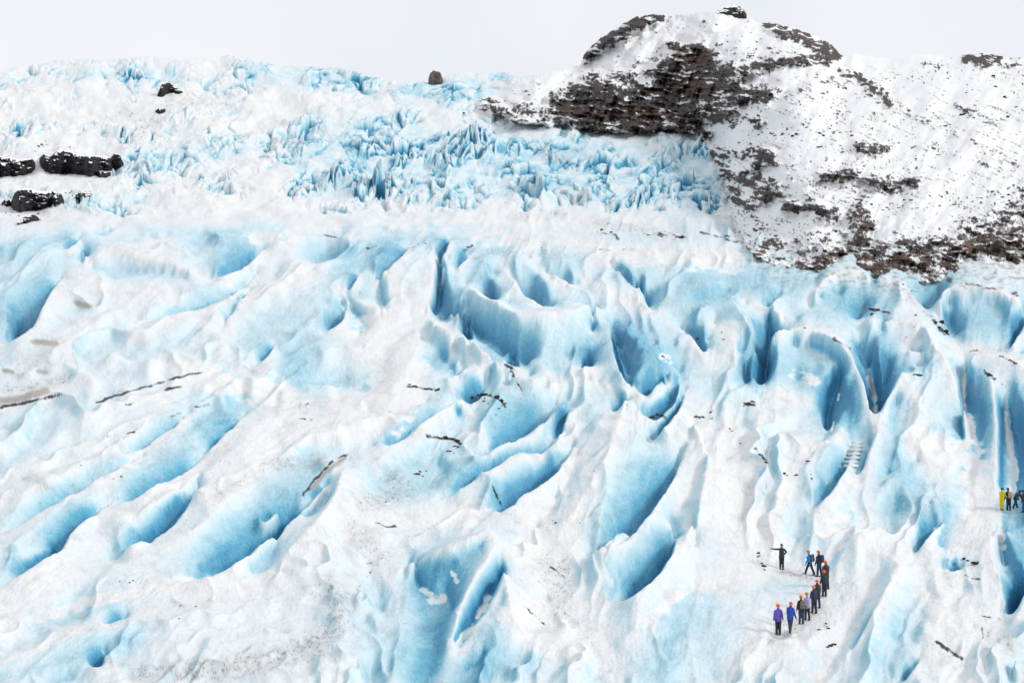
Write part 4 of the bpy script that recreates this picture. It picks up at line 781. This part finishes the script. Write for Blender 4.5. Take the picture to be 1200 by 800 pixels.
outcrop('rock_outcrop', [(2, 238), (6, 234), (11, 235), (13, 239)], [(2, 239), (5, 242), (10, 242), (13, 240)], 0, 6, 'small black rock left of the snow streaked mound', m_cliff, 319)
outcrop('rock_outcrop', [(84, 230), (92, 226), (100, 227), (108, 228)], [(84, 231), (92, 232), (100, 231), (108, 229)], 0, 8, 'thin dark rock patch right of the snow streaked mound', m_cliff, 323)
outcrop('rock_outcrop', [(20, 262), (30, 254), (38, 252), (46, 256), (48, 258)], [(20, 264), (30, 261), (38, 260), (46, 258), (48, 259)], 0, 8, 'low dark slab of rock on the snow at far left, lowest of the group', m_cliff, 329)
outcrop('rock_outcrop', [(184, 112), (190, 98), (198, 97), (206, 103), (214, 108)], [(184, 113), (190, 114), (198, 108), (206, 109), (214, 110)], 0, 10, 'dark overhanging rock among the pale seracs near the upper left skyline', m_cliff, 331)
outcrop('rock_outcrop', [(181, 130), (186, 127), (194, 129)], [(181, 131), (186, 133), (194, 131)], 0, 6, 'small dark rock just below the overhanging one at upper left', m_cliff, 337)
outcrop('rock_outcrop', [(502, 93), (504, 86), (508, 83), (512, 84), (516, 85), (519, 93)], [(502, 98), (507, 99), (512, 99), (519, 98)], 0, 12, 'lone brown rock stub standing on the glacier skyline', m_crag, 341, 1.3)
outcrop('rock_outcrop', [(836, 17), (841, 12), (846, 12), (849, 8), (856, 6), (866, 7), (870, 10), (875, 17)], [(836, 18), (845, 19), (860, 19), (875, 18)], 0, 14, 'dark craggy knob crowning the mountain summit', m_knob, 347, .7, dist=955)
outcrop('rock_outcrop', [(1132, 72), (1140, 65), (1150, 62), (1162, 65), (1168, 70)], [(1132, 74), (1142, 78), (1156, 78), (1168, 74)], 0, 14, 'dark rock knob on the right hand ridge line', m_knob, 349, .7, dist=985)

for (cx, cy, rx, ry, n_, where) in [(135, 196, 20, 10, 9, 'beside the right end of the long cliff band'), (58, 172, 30, 9, 8, 'poking from the snow cap above the long cliff band'), (95, 230, 24, 5, 9, 'on the snow right of the black rock mound'), (14, 250, 30, 8, 7, 'on the snow below the black rock mound')]:
    for _ in range(n_):
        p = on_glacier(cx + rb.gauss(0, .5) * rx, cy + rb.gauss(0, .5) * ry); put_rock('boulder', BOULD, p, rb.uniform(1.6, 5) * p.y / F, 'small black rock ' + where, 'boulder', 'black rocks ' + where)
# ------------------------------------------------------------------ people
def cmat(name, c, rough=.75):
    m, nt, bs = mat(name); oc = coords(nt); n = noise(nt, 9, 3, .6, oc)
    col = mix(nt, n, tuple(x * .8 for x in c), tuple(min(1, x * 1.2) for x in c)); nt.links.new(col, bs.inputs['Base Color']); bs.inputs['Roughness'].default_value = rough
    return m
MC = {}
def cm(name, c, rough=.75):
    if name not in MC: MC[name] = cmat(name, c, rough)
    return MC[name]
SKIN = cm('skin', (.50, .31, .23), .55)
def add_capsule(bm, a, b_, ra, rb_, seg=12, sc=(1, 1, 1)):
    a = Vector(a); b_ = Vector(b_); ax = b_ - a; L = ax.length
    z = ax.normalized() if L > 1e-6 else Vector((0, 0, 1)); x = z.orthogonal().normalized(); y = z.cross(x)
    rings = []
    for t in np.linspace(-math.pi / 2, 0, 5): rings.append((a + z * ra * math.sin(t), ra * math.cos(t)))
    for t in np.linspace(0, math.pi / 2, 5): rings.append((b_ + z * rb_ * math.sin(t), rb_ * math.cos(t)))
    vs = [[bm.verts.new(c + (x * math.cos(i * 2 * math.pi / seg) + y * math.sin(i * 2 * math.pi / seg)) * max(r, 1e-4)) for i in range(seg)] for c, r in rings]
    for r0, r1 in zip(vs[:-1], vs[1:]):
        for i in range(seg): bm.faces.new((r0[i], r0[(i + 1) % seg], r1[(i + 1) % seg], r1[i]))
    bm.faces.new(vs[0][::-1]); bm.faces.new(vs[-1])
def add_ell(bm, c, r, rot=None):
    g = bmesh.ops.create_uvsphere(bm, u_segments=20, v_segments=12, radius=1)
    M = Matrix.Translation(Vector(c)) @ (rot or Matrix()) @ Matrix.Diagonal((*r, 1))
    bmesh.ops.transform(bm, matrix=M, verts=g['verts'])
def remesh(name, bm, vox, m, parent=None, smooth=2):
    me = bpy.data.meshes.new(name); bm.to_mesh(me); bm.free()
    o = bpy.data.objects.new(name, me); COL.objects.link(o)
    md = o.modifiers.new('r', 'REMESH'); md.mode = 'VOXEL'; md.voxel_size = vox; md.use_smooth_shade = True
    s = o.modifiers.new('s', 'SMOOTH'); s.iterations = smooth; s.factor = .5
    dg = bpy.context.evaluated_depsgraph_get(); e = o.evaluated_get(dg); nm = bpy.data.meshes.new_from_object(e)
    o.modifiers.clear(); o.data = nm; nm.name = name; bpy.data.meshes.remove(me); nm.materials.clear(); nm.materials.append(m); nm.shade_smooth()
    if parent: o.parent = parent
    return o
def person(px, py, label, heading, jacket, trousers, helmet, legs=((0, 0), (0, 0)), arms=None, lean=0.0, height=1.75, pack=None, hood=None, boots='black boots', loc=None, nod=0.0):
    """heading in degrees: 0 faces away up the glacier, 90 faces left, -90 right, 180 faces the camera"""
    V = Vector; hipz = .92
    def sag(o, ang, L): return o + V((0, math.sin(ang), -math.cos(ang))) * L
    J = {}
    pel = V((0, 0, hipz)); up = V((0, math.sin(lean), math.cos(lean)))
    chest = pel + up * .36; neck = pel + up * .56; head = neck + V((0, math.sin(lean + nod), math.cos(lean + nod))) * .17 + V((0, .02, 0))
    ang = []
    for s, (sw, kn) in zip((-1, 1), legs):
        hp = pel + V((s * .09, 0, -.02)); k = sag(hp, sw, .43); a = sag(k, sw - kn, .41); J[s] = (hp, k, a, sw - kn)
    low = min(J[s][2].z for s in (-1, 1)); dz = V((0, 0, .085 - low))
    pel += dz; chest += dz; neck += dz; head += dz
    for s in (-1, 1): J[s] = (J[s][0] + dz, J[s][1] + dz, J[s][2] + dz, J[s][3])
    arms = arms or (((-.05, .04, -.29), (-.02, .10, -.25)), ((.05, .04, -.29), (.02, .10, -.25)))
    A = {}
    for s, (e, w) in zip((-1, 1), arms):
        sh = pel + up * .475 + V((s * .165, 0, 0)); el = sh + V(e); wr = el + V(w); A[s] = (sh, el, wr)
    # body: one continuous surface from head to ankles, with hands
    bm = bmesh.new()
    add_ell(bm, head, (.076, .095, .118)); add_ell(bm, head + V((0, .09, -.015)), (.014, .02, .024)); add_ell(bm, head + V((0, .055, -.085)), (.045, .035, .03))
    add_ell(bm, head + V((0, .084, -.052)), (.026, .012, .01))
    for s in (-1, 1): add_ell(bm, head + V((s * .078, 0, -.01)), (.012, .02, .032)); add_ell(bm, head + V((s * .032, .08, .012)), (.014, .01, .009))
    add_capsule(bm, neck - up * .05, head - V((0, 0, .05)), .06, .055); add_capsule(bm, pel, chest, .125, .14); add_capsule(bm, chest, neck - up * .08, .14, .08)
    for s in (-1, 1):
        hp, k, a, fa = J[s]; add_capsule(bm, hp, k, .085, .055); add_capsule(bm, k, a, .055, .04); add_capsule(bm, a, a + V((0, .13, -.035)), .035, .03)
        sh, el, wr = A[s]; add_capsule(bm, chest + up * .1, sh, .09, .06); add_capsule(bm, sh, el, .05, .04); add_capsule(bm, el, wr, .038, .028)
        d = (wr - el).normalized(); side = d.cross(V((0, 1, 0))); side = side.normalized() if side.length > .2 else V((0, 0, 1))
        if abs(d.z) > .6: side = V((0, 1, 0)); side = (side - d * side.dot(d)).normalized()
        nrm = d.cross(side)
        add_capsule(bm, wr, wr + d * .07, .03, .034)
        for i, L in enumerate((.066, .078, .073, .056)):
            b0 = wr + d * .085 + side * (-.03 + .02 * i); b1 = b0 + d * L * .55 + nrm * .006; add_capsule(bm, b0 - d * .03, b1, .011, .010, 8); add_capsule(bm, b1, b1 + d * L * .4 + nrm * .02, .010, .009, 8)
        t0 = wr + d * .03 - side * .03; t1 = t0 + d * .035 - side * .03; add_capsule(bm, t0, t1, .013, .011, 8); add_capsule(bm, t1, t1 + d * .03, .011, .009, 8)
    root = remesh('person', bm, .010, SKIN, None, 1)
    # jacket
    bm = bmesh.new(); add_capsule(bm, pel - up * .03, chest, .165, .175); add_capsule(bm, chest, neck - up * .09, .175, .10); add_capsule(bm, neck - up * .07, neck + up * .045, .105, .085)
    for s in (-1, 1):
        sh, el, wr = A[s]; add_capsule(bm, chest + up * .10, sh, .11, .078); add_capsule(bm, neck - up * .05, sh, .08, .07); add_capsule(bm, sh, el, .078, .066); add_capsule(bm, el, wr - (wr - el) * .02, .066, .05)
        add_capsule(bm, pel + V((s * .07, 0, -.07)), chest + V((s * .05, 0, 0)), .125, .13)
    remesh('jacket', bm, .016, jacket, root, 3)
    if hood is not None:
        bm = bmesh.new(); add_capsule(bm, neck + V((0, -.06, -.02)), neck + V((0, -.09, .03)), .085, .07); add_ell(bm, neck + V((0, -.03, .06)), (.10, .085, .07)); remesh('hood', bm, .014, hood, root)
    bm = bmesh.new(); add_capsule(bm, pel + V((-.05, 0, -.02)), pel + V((.05, 0, -.02)), .14, .14)
    for s in (-1, 1):
        hp, k, a, fa = J[s]; add_capsule(bm, hp, k, .115, .082); add_capsule(bm, k, a + (k - a) * .12, .082, .075)
    remesh('trousers', bm, .016, trousers, root, 2)
    for s in (-1, 1):
        hp, k, a, fa = J[s]; bm = bmesh.new(); add_capsule(bm, a + (k - a) * .28, a, .066, .06); f_ = V((0, math.cos(fa * .5), math.sin(fa * .5)))
        add_capsule(bm, a + V((0, 0, -.035)) - f_ * .03, a + f_ * .17 + V((0, 0, -.045)), .05, .042); remesh('boot', bm, .014, cm(boots, (.018, .017, .017)), root, 1)
    if helmet is not None:
        bm = bmesh.new(); rot = Matrix.Rotation(-(lean + nod) * .5, 4, 'X')
        g = bmesh.ops.create_uvsphere(bm, u_segments=24, v_segments=16, radius=1)
        bmesh.ops.transform(bm, matrix=Matrix.Translation(head + V((0, 0, .035))) @ rot @ Matrix.Diagonal((.115, .138, .115, 1)), verts=g['verts'])
        cut = head.z + .012
        for v_ in bm.verts:
            if v_.co.z < cut: v_.co.z = cut - .012 * (1 if v_.co.y > head.y else 1.8); 
        for y_ in (-.05, 0, .05): add_capsule(bm, head + V((y_, -.10, .09)), head + V((y_, .08, .125)), .016, .016, 8)
        add_capsule(bm, head + V((-.06, .12, .022)), head + V((.06, .12, .022)), .014, .014, 8)
        remesh('helmet', bm, .010, helmet, root, 1)
    # face details
    ebm = bmesh.new()
    for s in (-1, 1): add_ell(ebm, head + V((s * .032, .088, .012)), (.011, .006, .007))
    em = bpy.data.meshes.new('eyes'); ebm.to_mesh(em); ebm.free(); em.materials.append(cm('dark eye', (.02, .015, .012), .3)); eo = bpy.data.objects.new('eyes', em); COL.objects.link(eo); eo.parent = root
    p = loc or on_glacier(px, py); sc = height / 1.79
    root.location = p; root.rotation_euler = (0, 0, R(heading)); root.scale = (sc,) * 3; tag(root, label, 'person', 'hikers on the glacier' if px < 1100 else 'people at the ice slot')
    if pack:
        mcol, pcol, plabel = pack
        bm = bmesh.new(); c = pel + up * .33 + V((0, -.25, 0)); w = .15
        for sx in (-1, 1):
            for sy in (-1, 1): add_capsule(bm, c + V((sx * .09, sy * .035, -.20)), c + V((sx * .085, sy * .03, .19)), .06, .055)
        add_ell(bm, c, (.13, .085, .24)); add_ell(bm, c + V((0, 0, .23)), (.14, .10, .06))
        o = remesh('backpack', bm, .014, mcol, None, 2)
        bm = bmesh.new(); add_capsule(bm, c + V((-.05, -.10, -.13)), c + V((.05, -.10, -.13)), .05, .05); add_capsule(bm, c + V((-.05, -.10, -.03)), c + V((.05, -.10, -.03)), .045, .045); remesh('pocket', bm, .012, pcol, o, 2)
        for s in (-1, 1):
            bm = bmesh.new(); q = [c + V((s * .10, .05, .18)), chest + V((s * .12, 0, .17)), chest + V((s * .12, .17, .02)), pel + up * .2 + V((s * .15, .10, 0)), c + V((s * .12, .03, -.2))]
            for a_, b2 in zip(q[:-1], q[1:]): add_capsule(bm, a_, b2, .022, .022, 8)
            remesh('strap', bm, .011, cm('black webbing', (.02, .02, .022)), o, 1)
        o.location = p; o.rotation_euler = (0, 0, R(heading)); o.scale = (sc,) * 3; tag(o, plabel, 'backpack', 'backpacks worn by the hikers')
    return root
OR = cm('orange helmet shell', (.72, .10, .015), .4); ORP = cm('pinkish red helmet shell', (.72, .16, .14), .4); BLK = cm('black shell fabric', (.016, .017, .020)); CHAR = cm('charcoal fabric', (.028, .030, .036))
NAVY = cm('navy fabric', (.018, .028, .075)); BLUE = cm('royal blue fabric', (.02, .06, .36)); CYAN = cm('bright blue fabric', (.02, .20, .55)); PURP = cm('purple fabric', (.15, .085, .48)); LIL = cm('lilac fabric', (.36, .30, .52)); OLV = cm('olive grey fabric', (.16, .155, .11)); GRY = cm('grey violet fabric', (.13, .12, .16))
JEAN = cm('dark denim', (.025, .04, .085)); BRN = cm('brown black fabric', (.035, .024, .022)); YEL = cm('yellow suit fabric', (.62, .47, .01)); TAN = cm('tan fabric', (.46, .33, .22)); GRN = cm('moss green fabric', (.05, .075, .02)); SLATE = cm('slate helmet shell', (.05, .075, .11), .4); TEAL = cm('dark teal fabric', (.012, .03, .04))
person(916, 667, 'person in dark clothes and slate helmet pointing left with an outstretched arm', 178, CHAR, BLK, SLATE, ((.02, 0), (-.02, .02)), (((-.17, -.02, -.19), (.13, .05, -.17)), ((.28, .0, .0), (.27, .03, .03))))
person(949, 674, 'person in bright blue jacket and orange helmet striding left with grey backpack', 55, CYAN, BLK, OR, ((.42, .12), (-.30, .15)), None, .12, 1.74, (GRY, GRY, 'grey backpack on the person in the bright blue jacket'))
person(960.5, 676, 'person in charcoal jacket and orange helmet standing right of the bright blue jacket', 40, CHAR, NAVY, OR, ((.12, .05), (-.1, .1)), None, .05, 1.78, (NAVY, BLK, 'dark navy backpack on the person right of the bright blue jacket'))
person(968.5, 690, 'person in brown black jacket with moss green hood half hidden behind another hiker', 15, BRN, BLK, OR, ((.1, .05), (-.1, .1)), None, .05, 1.85, None, GRN)
person(966, 699, 'person all in black with orange helmet standing in front of the green hooded hiker', 8, TEAL, BLK, OR, ((.03, 0), (-.03, .05)), None, .02, 1.68)
person(957.5, 712, 'person in dark brown jacket and orange helmet half hidden behind the navy jacket', 10, BRN, JEAN, OR, ((.1, .05), (-.1, .1)), None, .05, 1.74)
person(954, 719, 'person in navy jacket with pinkish red helmet walking in the middle of the queue', 20, NAVY, BLK, ORP, ((.10, .05), (-.08, .1)), None, .05, 1.68)
person(945.5, 727, 'person in lilac jacket and orange helmet behind the olive backpack', 15, LIL, TEAL, OR, ((.1, .05), (-.1, .1)), None, .04, 1.66)
person(939, 731, 'person in black jacket and jeans carrying an olive grey backpack', 5, BLK, JEAN, OR, ((.04, 0), (-.06, .08)), None, .03, 1.68, (OLV, OLV, 'olive grey backpack on the person in jeans'))
person(925.5, 741.5, 'person in royal blue jacket and orange helmet walking second from the rear', -35, BLUE, JEAN, OR, ((.30, .10), (-.28, .2)), (((-.06, .10, -.27), (-.01, .12, -.24)), ((.06, .02, -.29), (.07, .10, -.24))), .14, 1.76)
person(912, 745, 'person in purple jacket and black trousers, last of the line of hikers', 3, PURP, BLK, OR, ((.02, 0), (.0, .03)), (((-.05, .04, -.29), (.0, .10, -.25)), ((.08, .05, -.28), (.08, .10, -.24))), .02, 1.76)
person(1174.5, 598, 'person in a bright yellow suit and dark helmet at the end of the ice slot', -60, YEL, YEL, BLK, ((.05, .02), (-.05, .05)), (((-.05, .08, -.27), (.02, .20, -.12)), ((.05, .10, -.26), (-.02, .22, -.10))), .06, 1.76)
person(1181.5, 598.5, 'person in black with a large tan backpack beside the yellow suit', 4, BLK, BLK, BLK, ((.05, .02), (-.05, .05)), None, .10, 1.78, (TAN, cm('ochre fabric', (.5, .28, .05)), 'large tan and ochre backpack beside the yellow suit'))
person(1190, 596, 'person in black bending forward to the right of the tan backpack', -62, BLK, BLK, BLK, ((.55, .25), (-.45, .2)), (((.0, .15, -.25), (.0, .12, -.22)), ((.0, .15, -.25), (.0, .12, -.22))), .85, 1.74)
person(1200.5, 601, 'person in brown top and blue trousers cut off by the right edge', 60, BRN, BLUE, BLK, ((.1, .05), (-.1, .1)), None, .05, 1.76)
print('people', time.time() - T0)

# ------------------------------------------------------------------ camera, sky, sun
cam = bpy.data.cameras.new('camera'); co = bpy.data.objects.new('camera', cam); COL.objects.link(co)
cam.sensor_width = 36; cam.lens = 36 * F / 1200; cam.shift_y = (HZ - 400) / 1200.0; cam.clip_start = .5; cam.clip_end = 20000
co.location = (0, 0, CAMZ); co.rotation_euler = (R(90), 0, 0); SC.camera = co
EL, AZ = 33, 108    # degrees: sun height, and compass bearing measured from straight ahead (clockwise)
w = bpy.data.worlds.new('World'); SC.world = w; w.use_nodes = True; nt = w.node_tree; bg = nt.nodes['Background']
sky = nd(nt, 'ShaderNodeTexSky', sky_type='NISHITA'); sky.sun_disc = False; sky.sun_elevation = R(EL); sky.sun_rotation = R(AZ); sky.dust_density = 4; sky.air_density = 1.5
tc = nd(nt, 'ShaderNodeTexCoord'); cl = noise(nt, 3.0, 5, .55, tc.outputs['Generated'])
cloud = ramp(nt, cl, [(.25, (9.2, 9.5, 10.2)), (.5, (9.9, 10.15, 10.6)), (.75, (10.7, 10.85, 11.1))])
cloudy = mix(nt, .88, sky.outputs[0], cloud); nt.links.new(cloudy, bg.inputs['Color']); bg.inputs['Strength'].default_value = .088
sl = bpy.data.lights.new('sun', 'SUN'); so = bpy.data.objects.new('sun', sl); COL.objects.link(so); sl.energy = 1.5; sl.angle = R(11); sl.color = (1, .985, .965)
sd = Vector((math.sin(R(AZ)) * math.cos(R(EL)), math.cos(R(AZ)) * math.cos(R(EL)), math.sin(R(EL)))); so.rotation_euler = (-sd).to_track_quat('-Z', 'Y').to_euler()
vs = SC.view_settings; vs.view_transform = 'Standard'; vs.look = 'None'; vs.gamma = 1; vs.exposure = .12; vs.use_curve_mapping = False
SC.render.engine = 'CYCLES'; SC.cycles.max_bounces = 6; SC.cycles.diffuse_bounces = 4
print('done', time.time() - T0)
